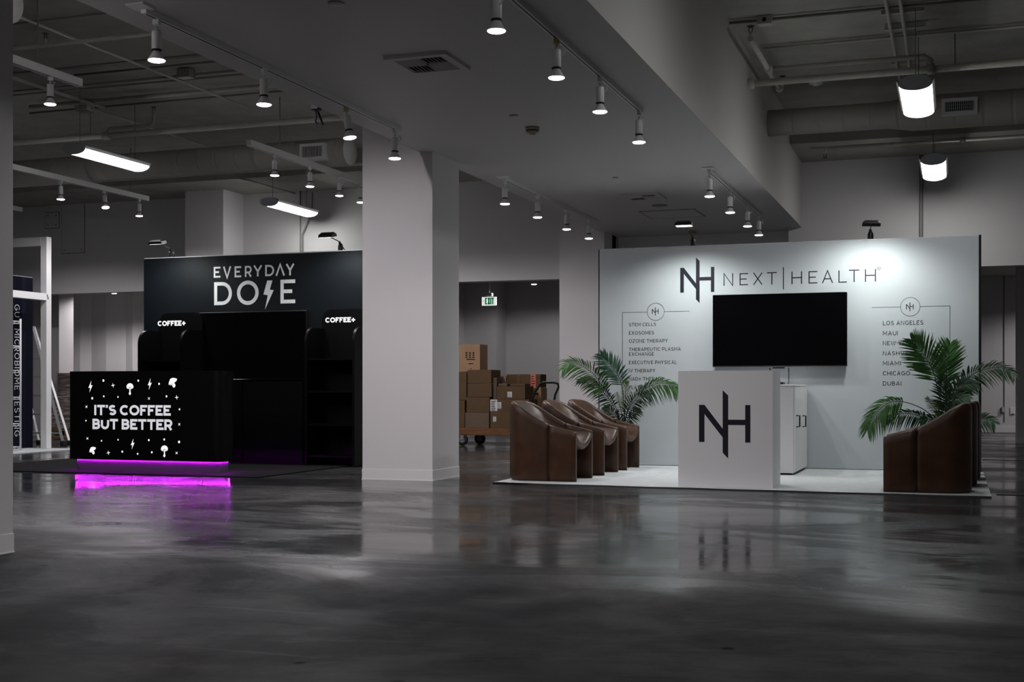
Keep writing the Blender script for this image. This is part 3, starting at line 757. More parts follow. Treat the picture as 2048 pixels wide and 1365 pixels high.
# sprinkler heads
def sprinkler(x, y, z, label, up=1):
    t = thing('sprinkler_head', label, 'sprinkler', (x, y, z))
    MB().tube([(x, y, z), (x, y, z + .05 * up)], .014, 8).build('fitting', PIPE, t)
    MB().tube([(x - .012, y, z + .05 * up), (x - .018, y, z + .075 * up), (x - .004, y, z + .10 * up)], .004, 5).tube([(x + .012, y, z + .05 * up), (x + .018, y, z + .075 * up), (x + .004, y, z + .10 * up)], .004, 5).build('arms', BLACKM, t)
    MB().lathe([(.034, .10 * up), (.034, .104 * up)], (x, y, z), 'Z', 12).build('deflector', BLACKM, t)
q = onZ(91, 92, 4.14); sprinkler(q[0], q[1], 4.155, 'black sprinkler head on the upper left branch pipe')
sprinkler(b[0] * 0 + onY(303, 255, y8)[0] + .03, y8, 4.2 - .05, 'black sprinkler head above the left main pipe')
sprinkler(x5, ym - 1.12, 4.12, 'black sprinkler head at the top of the right cross pipe')
sprinkler(x5 + .05, ym + .80, 4.10, 'black sprinkler head near the lower end of the right cross pipe')
q = onY(1650, 290, 16.2); sprinkler(q[0], 16.2, 3.84, 'black sprinkler head on the thin pipe above the booth', -1)
# wall conduits on the header
for u, lb in ((1840, 'left conduit down the header wall above the white booth'), (1845, 'right conduit down the header wall above the white booth')):
    x = onY(u, 400, YB - .03)[0]; pipe([(x, YB - .03, 2.2), (x, YB - .03, 3.97)], .010, lb, PIPED, **CN)
x = onY(601, 450, YB - .03)[0]; pipe([(x, YB - .03, 2.3), (x, YB - .03, 3.97)], .010, 'straight conduit down the header wall behind the black booth', PIPED, **CN)
p0, p1, p2, p3 = onY(605, 505, YB - .05), onY(605, 468, YB - .05), onY(624, 425, YB - .05), onY(625, 385, YB - .05)
pipe([(p0[0], YB - .05, 2.2), p1, p2, p3], .010, 'bent conduit down the header wall behind the black booth', PIPED, **CN)
q0, q1 = onY(480, 357, 16.3), onY(590, 387, 17.6)
pipe([q0, onY(500, 362, 16.5), q1], .012, 'sagging conduit between the beam and header wall at left', PIPED, **CN)
# clip and cord on the soffit edge
q = onX(632, 215, -4.76)
o = thing('cable_clip', 'black clamp with a hanging cord end at the soffit edge', 'clip', (q[0], q[1], q[2]))
MB().box(-4.80, -4.735, q[1] - .02, q[1] + .05, q[2] - .02, q[2] + .03, .006).build('clamp', BLACKM, o)
MB().tube([(-4.77, q[1], q[2]), (-4.77, q[1] + .03, q[2] - .06), (-4.77, q[1] + .01, q[2] - .11), (-4.77, q[1] + .05, q[2] - .12)], .007, 6).tube([(-4.77, q[1] + .05, q[2] - .02), (-4.77, q[1] + .10, q[2] - .07), (-4.77, q[1] + .14, q[2] - .11)], .009, 6).build('cord', BLACKM, o)

# ------------------------------------------------------------------ wall fittings at right rear
p = onY(2008.5, 700, YE - .03); pipe([(p[0], YE - .012, .2), (p[0], YE - .012, 3.1)], .007, 'thin conduit down the rear wall at right', PIPED, **CN)
a, b = onY(2003, 826, YE - .06), onY(2010, 814, YE - .06)
o = thing('switch_box', 'grey metal box on the rear wall conduit at right', 'outlet box', a); MB().box(a[0], b[0], YE - .06, YE, a[2], b[2], .006).build('body', PIPED, o); MB().box(a[0] + .01, b[0] - .01, YE - .064, YE - .06, a[2] + .01, b[2] - .01).build('cover', PIPE, o)
a, b = onY(2020, 830, YE - .02), onY(2030, 815, YE - .02)
o = thing('wall_plate', 'white wall plate on the rear wall beside the grey box', 'wall plate', a); MB().box(a[0], b[0], YE - .02, YE, a[2], b[2], .004).build('plate', WHITEM, o); MB().box(a[0] + .02, b[0] - .02, YE - .024, YE - .02, a[2] + .005, a[2] + .02).build('label_strip', INK, o)

# ================================================================== EXIT SIGN
YS_ = 21.6
a, b = onY(964, 612, YS_), onY(993, 594, YS_)
o = thing('exit_sign', 'white hanging exit sign with green letters behind the header', 'exit sign', ((a[0] + b[0]) / 2, YS_, a[2]))
MB().box(a[0], b[0], YS_ - .012, YS_ + .012, a[2], b[2], .004).build('panel', SIGNW, o)
xm = (a[0] + b[0]) / 2
c0, c1 = onY(973, 593, YS_), onY(985, 586, YS_)
MB().box(c0[0], c1[0], YS_ - .05, YS_ + .05, c0[2], c1[2], .005).build('canopy', WHITEM, o)
MB().tube([((c0[0] + c1[0]) / 2, YS_, c1[2]), ((c0[0] + c1[0]) / 2, YS_, 3.1)], .012, 8).build('stem', WHITEM, o)
text_on_Y('EXIT', 970, 988, 596, 609.5, YS_ - .014, .20, 'lettering', SIGNG, o, gap=.12)
text_on_Y('<', 966, 968.8, 600, 605, YS_ - .014, .16, 'arrow', SIGNG, o)

# ================================================================== BLACK BOOTH
YW = 13.1
cx0, cx1 = onZ(0, 940)[0] - .6, -6.34
o = MB().box(-10.2, cx1, 10.72, 13.45, 0, .012).build('booth_carpet', BLACKC); tag(o, 'black carpet under the black booth with violet light at its front edge', 'carpet')
booth = thing('booth_wall', 'black fabric booth wall with large silver lettering', 'booth wall', (-7.8, YW, .012))
bx0, bx1, bz1 = -9.32, -6.23, 2.447
MB().box(bx0, bx1, YW, YW + .10, .012, bz1, .008).build('fabric_panel', BLACKF, booth)
MB().box(bx0 + .01, bx1 - .01, YW + .005, YW + .095, bz1 - .002, bz1 + .006).build('top_edge', WHITEM, booth)
S = 3.7917
def zb(x): return 270 + x / S
def zy(y): return 440 + y / S
qs = []
for ch, x0, x1, y0, y1 in (('E', 597, 648, 357, 440), ('V', 667, 730, 355, 438), ('E', 755, 805, 353, 437), ('R', 833, 885, 350, 433), ('Y', 897, 965, 347, 430), ('D', 987, 1055, 343, 428), ('^', 1065, 1137, 340, 425), ('Y', 1142, 1210, 335, 422)):
    qs += glyph_on_Y(ch, zb(x0), zb(x1), zy(y0), zy(y1), YW - .0008, .17)
quads_mesh(qs, lambda x, z: (x, YW - .0008, z), 'lettering', GINK, booth)['label'] = 'silver word EVERYDAY'
qs = []
for ch, x0, x1, y0, y1 in (('D', 600, 735, 474, 648), ('O', 773, 938, 463, 648), ('E', 1103, 1215, 455, 635)):
    qs += glyph_on_Y(ch, zb(x0), zb(x1), zy(y0), zy(y1), YW - .0008, .155)
lm = MB()
for i, q in enumerate(qs): lm.poly([(p[0], YW - .0008 - .00006 * (i % 7), p[1]) for p in q])
bolt = [(1003, 460), (1042, 460), (1022, 530), (1052, 533), (985, 682), (1007, 572), (974, 566)]
lm.poly([onY(zb(x), zy(y), YW - .0008) for x, y in bolt])
lm.build('lettering', GINK, booth)['label'] = 'silver word DOSE with a lightning bolt for the S'

def arm_light(base, head, parent_label, lit, aim, watts, group):
    """small LED flood on a bent arm, clamped to the top of a booth wall"""
    t = thing('arm_light', parent_label, 'lamp', base, group)
    B = Vector(base); Hd = Vector(head)
    MB().lathe([(.028, -.01), (.03, .0), (.03, .05), (.022, .075), (.010, .085)], base, 'Z', 14).build('base', BLACKM, t)
    MB().tube([B + Vector((0, .0, .04)), B + Vector((0, .05, .05)), B + Vector((0.02, .09, .0)), B + Vector((.03, .10, -.08))], .005, 6).build('cord', BLACKM, t)
    k = B + Vector((0, -.03, .10))
    MB().tube([B + Vector((0, 0, .06)), k], .020, 10, r2=.012).build('knuckle', BLACKM, t)
    MB().tube([k, Hd], .006, 8).build('arm', BLACKM, t)
    fw = (Vector(aim) - Hd).normalized()
    x = Vector((1, 0, 0)); up = x.cross(fw).normalized(); x = fw.cross(up).normalized()
    def P(a, b, c): return tuple(Hd + x * a + up * b + fw * c)
    ring = lambda w, h, c: [P(-w, -h, c), (P(w, -h, c)), P(w, h, c), P(-w, h, c)]
    hd = MB().loft([ring(.06, .035, -.035), ring(.085, .05, -.02), ring(.09, .055, .012)], True, True).build('head', BLACKM, t)
    for i in range(5):
        c = -.06 + .03 * i
        MB().add([P(c - .002, -.04, -.034), P(c + .002, -.04, -.034), P(c + .002, .04, -.034), P(c - .002, .04, -.034), P(c - .002, -.04, -.040), P(c + .002, -.04, -.040), P(c + .002, .04, -.040), P(c - .002, .04, -.040)],
                 [(0, 1, 2, 3), (4, 5, 6, 7), (0, 1, 5, 4), (1, 2, 6, 5), (2, 3, 7, 6), (3, 0, 4, 7)]).build('fin', BLACKM, hd)
    MB().add([P(-.08, -.045, .0135), P(.08, -.045, .0135), P(.08, .045, .0135), P(-.08, .045, .0135)], [(0, 1, 2, 3)]).build('lens', FLOODG, hd)
    sp = spot(t, Hd - B + fw * .03, fw, watts, 155, .7, (0.96, 1.0, 0.97), .05)
    return t
b1 = (onY(343, 505, YW + .05)[0], YW + .05, bz1 + .01); b2 = (onY(681, 492, YW + .05)[0], YW + .05, bz1 + .01)
arm_light(b1, onY(315, 486, YW - .48), 'black arm light on the black booth wall at its left corner', False, (onY(315, 486, YW - .48)[0], YW - .32, bz1 - .6), BOOTH_W * .6, 'arm lights on the black booth')
arm_light(b2, onY(655, 472, YW - .48), 'black arm light on the black booth wall beside the big column', False, (onY(655, 472, YW - .48)[0], YW - .32, bz1 - .6), BOOTH_W * .6, 'arm lights on the black booth')

# display shelves
def display_shelf(x0, x1, u0, u1, v0, v1, label):
    t = thing('display_shelf', label, 'shelf unit', ((x0 + x1) / 2, 12.8, .012))
    yf, yb_ = 12.58, 13.0; zs, zt = 1.55, 1.77
    def side(xa):
        r = .16; pl = [(yb_, .012), (yb_, zs)] + [(yf + r + r * math.cos(math.radians(a)), zs - r + r * math.sin(math.radians(a))) for a in range(90, 181, 10)] + [(yf, .012)]
        MB().prism(pl, lambda y, z: (xa, y, z), lambda y, z: (xa + .03, y, z)).build('side_panel', BLACKP, t)
    side(x0); side(x1 - .03)
    r = .12
    pl = [(x0, .012), (x0, zt - r)] + [(x0 + r - r * math.cos(math.radians(a)), zt - r + r * math.sin(math.radians(a))) for a in range(0, 91, 10)] + [(x1 - r + r * math.sin(math.radians(a)), zt - r + r * math.cos(math.radians(a))) for a in range(0, 91, 10)] + [(x1, .012)]
    bp_ = MB().prism(pl, lambda x, z: (x, 13.0, z), lambda x, z: (x, 13.025, z)).build('back_panel', BLACKP, t)
    for z in (.10, .45, .82, 1.18): MB().box(x0 + .03, x1 - .03, yf + .03, yb_, z, z + .022).build('shelf', BLACKP, t)
    text_on_Y('COFFEE+', u0, u1, v0, v1, 12.9990, .235, 'lettering', LITM, t, gap=.09)
    return t
display_shelf(-9.03, -8.43, 315.4, 371, 642.5, 652.6, 'black shelf unit with arched sides behind the lettered counter')
display_shelf(-6.84, -6.22, 650.6, 710.4, 635.7, 645.7, 'black shelf unit with arched sides beside the big column')
tv = thing('wall_television', 'black television on the black booth wall below the silver lettering', 'television', (-7.78, YW - .06, .97))
MB().box(-8.50, -7.06, YW - .06, YW - .004, .965, 1.77, .006).build('casing', BLACKM, tv)
MB().box(-8.49, -7.07, YW - .063, YW - .06, .98, 1.76).build('screen', SCREEN, tv)
cb = thing('low_cabinet', 'low black cabinet under the television with a pale top edge', 'cabinet', (-7.65, 12.8, .012))
MB().box(-8.40, -6.87, 12.62, 13.03, .012, .955).build('body', BLACKP, cb)
MB().box(-8.41, -6.86, 12.60, 13.04, .957, .972, .003).build('top', SCREEN, cb)
for x0, x1 in ((-8.39, -7.65), (-7.62, -6.88)): MB().box(x0, x1, 12.605, 12.62, .05, .93).build('door', BLACKP, cb)

# lettered counter
YCN = 11.05
kx0, kx1, kd, kz0, kz1 = -8.82, -6.95, .30, .125, 1.045
ct = thing('reception_counter', 'black counter with white lettering and mushroom marks, violet light below', 'counter', ((kx0 + kx1) / 2, YCN + .15, .012))
def round_rect(x0, x1, y0, y1, r, n=8):
    pts = []
    for cx, cy, a0 in ((x1 - r, y0 + r, -90), (x1 - r, y1 - r, 0), (x0 + r, y1 - r, 90), (x0 + r, y0 + r, 180)):
        pts += [(cx + r * math.cos(math.radians(a0 + 90 * i / n)), cy + r * math.sin(math.radians(a0 + 90 * i / n))) for i in range(n + 1)]
    return pts
rr = round_rect(kx0, kx1, YCN, YCN + kd, .09)
MB().prism(rr, lambda x, y: (x, y, kz0), lambda x, y: (x, y, kz1 - .028)).build('body', BLACKP, ct)
rr2 = rr
MB().prism(rr2, lambda x, y: (x, y, kz1 - .028), lambda x, y: (x, y, kz1)).build('top', BLACKP, ct)
rr3 = round_rect(kx0 + .06, kx1 - .04, YCN + .06, YCN + kd - .05, .06)
MB().prism(rr3, lambda x, y: (x, y, .012), lambda x, y: (x, y, kz0)).build('plinth', mat('dark plinth', (.07, .065, .075), .35, .4), ct)
led = MB()
path = round_rect(kx0 + .052, kx1 - .032, YCN + .052, YCN + kd - .042, .06, 4)
path.append(path[0])
for i in range(len(path) - 1):
    p0, p1 = Vector(path[i]), Vector(path[i + 1]); n = max(1, int((p1 - p0).length / .03))
    for j in range(n):
        c = p0 + (p1 - p0) * (j + .5) / n
        led.box(c.x - .004, c.x + .004, c.y - .004, c.y + .004, kz0 - .0025, kz0 - .0003)
led.build('led_strip', PURPLE, ct, kind='stuff')
fy = YCN - .0008
text_on_Y("IT'S COFFEE", 188.3, 341.5, 810.3, 830.8, fy, .235, 'lettering', LITT, ct, gap=.08, space=.30)
text_on_Y('BUT BETTER', 185, 344.6, 838, 858.9, fy, .235, 'lettering', LITT, ct, gap=.08, space=.30)
def cpx(x, y): return onY(120 + x / 4.875, 720 + y / 4.875, fy)
def mark(name, polys):
    b = MB()
    for pl in polys: b.poly([cpx(*p) for p in pl])
    return b.build(name, LITM, ct)
def circ(x, y, rx, ry, a0=0, a1=360, n=14): return [(x + rx * math.cos(math.radians(a0 + (a1 - a0) * i / n)), y + ry * math.sin(math.radians(a0 + (a1 - a0) * i / n))) for i in range(n + (0 if a1 - a0 == 360 else 1))]
for x, y, h in ((297, 262, 115), (875, 237, 112), (708, 822, 105)):
    k = h / 115
    mark('bolt_mark', [[(x + 8 * k, y - 57 * k), (x - 20 * k, y + 14 * k), (x - 2 * k, y + 10 * k), (x - 10 * k, y + 58 * k), (x + 20 * k, y - 14 * k), (x + 2 * k, y - 10 * k)]])
for x, y in ((682, 288), (1018, 895)):
    mark('mushroom_mark', [circ(x, y - 22, 34, 37, 180, 360), [(x - 34, y - 22), (x - 28, y - 8), (x - 9, y - 2), (x - 9, y - 20)], [(x + 34, y - 22), (x + 28, y - 8), (x + 9, y - 2), (x + 9, y - 20)],
                           [(x - 5, y - 18), (x + 6, y - 18), (x + 6, y + 25), (x + 10, y + 45), (x, y + 58), (x - 12, y + 45), (x - 5, y + 25)]])
for x, y, k in ((1100, 222, 1.0), (318, 885, .78)):
    mark('mushroom_mark', [[(x - 42 * k, y + 22 * k), (x - 36 * k, y - 8 * k), (x - 24 * k, y - 36 * k), (x, y - 46 * k), (x + 24 * k, y - 42 * k), (x + 42 * k, y - 34 * k), (x + 34 * k, y - 14 * k), (x + 4 * k, y + 10 * k)],
                           [(x - 34 * k, y + 26 * k), (x - 2 * k, y + 14 * k), (x - 10 * k, y + 26 * k)], circ(x + 10 * k, y + 28 * k, 15 * k, 22 * k)])
def star(x, y, r, rot): return [(x + (r if i % 2 == 0 else r * .26) * .85 * math.sin(math.radians(i * 45 + rot)), y + (r if i % 2 == 0 else r * .26) * math.cos(math.radians(i * 45 + rot))) for i in range(8)]
for x, y in ((517, 250), (1138, 367), (472, 908)): mark('sparkle_mark', [star(x, y, 24, 8)])
for x, y in ((867, 378), (258, 459), (1163, 630), (267, 768), (1137, 910)): mark('cross_mark', [star(x, y, 19, 45)])
for x, y, r in ((423, 203, 10), (763, 204, 9), (966, 235, 9), (314, 376, 10), (427, 357, 8), (565, 363, 7), (1038, 357, 9), (1165, 484, 8), (253, 594, 7), (405, 791, 7), (566, 781, 7), (866, 784, 9), (1016, 778, 9), (1161, 802, 11), (607, 897, 9), (757, 918, 8), (895, 903, 9)):
    mark('dot_mark', [circ(x, y, r * .9, r * 1.2)])

# ================================================================== WHITE BOOTH
YN = 13.78
rug = thing('area_rug', 'pale woven area rug under the white booth', 'rug', (-1.85, 12.2, 0))
ry = onZ(1500, 985)[1]
g = MB(); nx, ny = 60, 24; x0r, x1r, y0r, y1r = -3.97, .275, 10.70, 13.775
def rug_z(i, j): return .012
vs = []; fs = []
for j in range(ny + 1):
    for i in range(nx + 1):
        yy = y0r + (y1r - y0r) * j / ny
        if j == 0: yy += .012 * math.sin(i * .55) + .14 * (1 - i / nx)
        vs.append((x0r + (x1r - x0r) * i / nx, yy, rug_z(i, j)))
for j in range(ny):
    for i in range(nx): k = j * (nx + 1) + i; fs.append((k, k + 1, k + nx + 2, k + nx + 1))
g.add(vs, fs, True).build('pile', RUG, rug)
e = MB(); vs = []
for i in range(nx + 1): vs += [vs_ for vs_ in ((x0r + (x1r - x0r) * i / nx, y0r + .012 * math.sin(i * .55) + .14 * (1 - i / nx), rug_z(i, 0)), (x0r + (x1r - x0r) * i / nx, y0r + .012 * math.sin(i * .55) + .14 * (1 - i / nx) + .004, 0))]
e.add(vs, [(2 * i, 2 * i + 2, 2 * i + 3, 2 * i + 1) for i in range(nx)]).build('binding', RUGE, rug)

nw = thing('booth_wall', 'white fabric booth wall with dark logo, list lettering and a television', 'booth wall', (-1.76, YN, .012))
wx0, wx1, wz1 = onY(1198.4, 700, YN)[0], onY(1958, 700, YN)[0], 2.425
MB().box(wx0, wx1, YN, YN + .12, .012, wz1, .006).build('fabric_panel', WFAB, nw)
MB().box(wx1, wx1 + .022, YN - .004, YN + .13, .012, wz1 + .008).build('edge_frame', BLACKM, nw)
MB().box(wx0 - .008, wx0, YN - .002, YN + .12, .012, wz1).build('edge_frame', BLACKM, nw)
MB().box(wx0, wx1 + .022, YN + .004, YN + .12, wz1, wz1 + .007).build('top_edge', GREYM, nw)
fy2 = YN - .0008
logo(1360.4, 586, 536.2, fy2, nw)
T = 4.6545
qs = []
for ch, x0, x1, y0, y1 in (('N', 498, 588, 268, 382), ('E', 648, 727, 265, 377), ('X', 773, 862, 261, 373), ('T', 903, 994, 256, 371), ('H', 1131, 1230, 250, 366), ('E', 1290, 1372, 246, 361), ('A', 1415, 1518, 242, 357), ('L', 1568, 1647, 239, 353), ('T', 1666, 1762, 233, 348), ('H', 1815, 1917, 228, 345)):
    qs += glyph_on_Y(ch, 1340 + x0 / T, 1340 + x1 / T, 490 + y0 / T, 490 + y1 / T, fy2, .085)
lm = MB()
for i, q in enumerate(qs): lm.poly([(p[0], fy2 - .00006 * (i % 7), p[1]) for p in q])
lm.poly([onY(1340 + x / T, 490 + y / T, fy2) for x, y in ((1051, 208), (1060, 208), (1060, 415), (1051, 415))])
lm.build('lettering', INK, nw)['label'] = 'dark lettering NEXT | HEALTH'
def ring_quads(u, v, rpx, wpx):
    c = onY(u, v, fy2); k = onY(u + 1, v, fy2)[0] - c[0]
    pts = [(c[0] + rpx * k * math.cos(2 * PI * i / 40), c[2] + rpx * k * math.sin(2 * PI * i / 40)) for i in range(41)]
    return stroke(pts, wpx * k)
rg = ring_quads(1757.9, 537.3, 3.6, .8)
c = onY(1756.3, 539.5, fy2); k = onY(1757.3, 539.5, fy2)[0] - c[0]
rg += glyph_quads('R', c[0], c[2], 3.0 * k, 4.2 * k, .8 * k)
quads_mesh(rg, lambda x, z: (x, fy2, z), 'registered_mark', mat('grey print', (.07, .075, .09), .6), nw)
def emblem(u, v, r, ul, vb, vt):
    quads_mesh(ring_quads(u, v, r, .8), lambda x, z: (x, fy2, z), 'emblem_ring', INK, nw)
    logo(ul, vb, vt, fy2, nw, 'emblem_logo')
emblem(1311.5, 624, 17.0, 1303.8, 628.3, 618.5)
emblem(1820.5, 614, 19.5, 1812, 619.3, 608.8)
def rule(pts, w=.8):
    P3 = [onY(u, v, fy2) for u, v in pts]; k = .0057
    return quads_mesh(stroke([(p[0], p[2]) for p in P3], w * k), lambda x, z: (x, fy2, z), 'rule_line', INK, nw)
rule([(1294.5, 624.6), (1244.9, 625.5), (1244.9, 815)]); rule([(1328.5, 623.8), (1379, 622.8)])
rule([(1743.7, 615.3), (1801, 614.4)]); rule([(1840, 613.6), (1899.8, 612.3), (1899.8, 815)])
for tx, u0, u1, v0, v1 in (('STEM CELLS', 1257.8, 1312, 646.5, 653.1), ('EXOSOMES', 1257.8, 1308, 663, 670), ('OZONE THERAPY', 1257.8, 1335.6, 679.2, 686.2), ('THERAPEUTIC PLASMA', 1257.8, 1361.5, 695.9, 702.7),
                           ('EXCHANGE', 1257.8, 1308, 705.4, 712.2), ('EXECUTIVE PHYSICAL', 1257.8, 1353.5, 722, 729), ('IV THERAPY', 1257.8, 1310.5, 738.6, 745.5), ('NAD+ THERAPY', 1257.8, 1328, 754.7, 761.8), ('PLATELET RICH PLASMA', 1257.8, 1362, 771.6, 778.4),
                           ('LOS ANGELES', 1765.6, 1846.5, 642.5, 651), ('MAUI', 1765.6, 1795.7, 662.8, 671.3), ('NEW YORK', 1765.6, 1829, 682.9, 691), ('NASHVILLE', 1765.6, 1834, 703.2, 711.3), ('MIAMI', 1765.6, 1801.7, 723.2, 731.4), ('CHICAGO', 1765.6, 1820, 743, 751.4), ('DUBAI', 1765.6, 1802.5, 763.3, 771.7)):
    text_on_Y(tx, u0, u1, v0, v1, fy2, .135, 'lettering', INK, nw, gap=.20, space=.42)
# television
t = thing('wall_television', 'large black television mounted on the white booth wall', 'television', (-1.78, YN - .05, 1.1))
yt = YN - .07
a, b = onY(1425.3, 734.5, yt), onY(1694, 584, yt)
MB().box(a[0], b[0], yt, yt + .05, a[2], b[2], .006).build('casing', BLACKM, t)
MB().box(a[0] + .004, b[0] - .004, yt - .003, yt, a[2] + .012, b[2] - .004).build('screen', SCREEN, t)
MB().box(a[0], b[0], yt - .004, yt, a[2], a[2] + .010).build('chin', mat('dark chrome', (.12, .12, .13), .25, .5, 0.8), t)
MB().box(a[0] + .4, b[0] - .4, yt + .05, YN, a[2] + .2, b[2] - .2).build('mount', BLACKM, t)
p0, p1 = onY(1545, 737.5, yt), onY(1569, 735.5, yt); MB().box(p0[0], p1[0], yt + .005, yt + .03, p0[2], p1[2] + .004).build('sensor', BLACKM, t)
for uu, v1 in ((1577.5, 765), (1540, 748)):
    p0 = onY(uu, 736, yt + .03); p1 = onY(uu, v1, yt + .03)
    MB().tube([p0, (p0[0], p0[1], p1[2]), (p0[0] - .008, p0[1] - .005, p1[2] - .02)], .005, 6).build('cable', BLACKM, t)
# arm lights
n1 = (onY(1386, 490, YN + .05)[0], YN + .05, wz1 + .01); n2 = (onY(1741, 480, YN + .05)[0], YN + .05, wz1 + .01)
arm_light(n1, onY(1368, 450, YN - .60), 'arm light on the white booth wall at left, its lens shining toward the camera', True, (onY(1368, 450, YN - .60)[0], YN - .64, wz1 - .7), BOOTH_W * 1.0, 'arm lights on the white booth')
arm_light(n2, onY(1743, 449, YN - .60), 'arm light on the white booth wall at right, seen from its black back', False, (n2[0], YN - .36, wz1 - .75), BOOTH_W * .75, 'arm lights on the white booth')

# white counter with logo
a, b, c = onZ(1356.3, 976, .012), onZ(1546, 979.5, .012), onZ(1560.6, 976, .012)
yc = 10.93; kx0, kx1 = onY(1356.3, 900, yc)[0], onY(1545.5, 900, yc)[0]
wc = thing('logo_counter', 'white counter with a large dark logo standing on the rug', 'counter', ((kx0 + kx1) / 2, yc + .18, .012))
kd2 = onX(1560.6, 900, kx1)[1] - yc
print('counter depth', kd2, kx1 - kx0)
MB().box(kx0, kx1, yc, yc + kd2, .012, 1.0).build('body', WLAM, wc)
MB().box(kx0, kx1, yc, yc + kd2, 1.0, 1.018).build('top', WLAM, wc)
logo(1398, 884.5, 810.2, yc - .0008, wc)
# white cabinet
p = onZ(1587, 951, .012); xcab = p[0]; y0c = p[1]; y1c = YN - .03; x0c = xcab - .42
cbw = thing('white_cabinet', 'white two-door cabinet with black handles behind the logo counter', 'cabinet', (x0c + .2, y0c, .012))
MB().box(x0c, xcab, y0c, y1c, .03, .885, .003).build('body', WLAM, cbw)
MB().box(x0c - .004, xcab + .012, y0c - .004, y1c, .887, .905, .003).build('top', WLAM, cbw)
MB().box(x0c + .02, xcab - .02, y0c + .02, y1c - .02, .012, .03).build('plinth', BLACKM, cbw)
ymid = (onX(1606, 845, xcab + .02)[1])
for yy0, yy1, uh in ((y0c + .004, ymid - .002, 1599.5), (ymid + .002, y1c - .004, 1611.5)):
    d = MB().box(xcab + .001, xcab + .018, yy0, yy1, .04, .88, .002).build('door', WLAM, cbw)
    h = onX(uh, 843, xcab + .05)
    MB().tube([(xcab + .018, h[1], h[2] + .055), (xcab + .05, h[1], h[2] + .055), (xcab + .05, h[1], h[2] - .055), (xcab + .018, h[1], h[2] - .055)], .008, 6, smooth=False).build('handle', BLACKM, d)
q0, q1 = onY(1561, 771, y0c + .3), onY(1568, 768, y0c + .3)
o = thing('media_box', 'small black media box on top of the white cabinet', 'device', (q0[0], y0c + .3, .905))
MB().box(q0[0] - .12, q1[0], y0c + .25, y0c + .40, .905, .93, .004).build('case', BLACKM, o); MB().box(q0[0] - .1, q0[0] - .06, y0c + .248, y0c + .25, .912, .922).build('front_window', SCREEN, o)

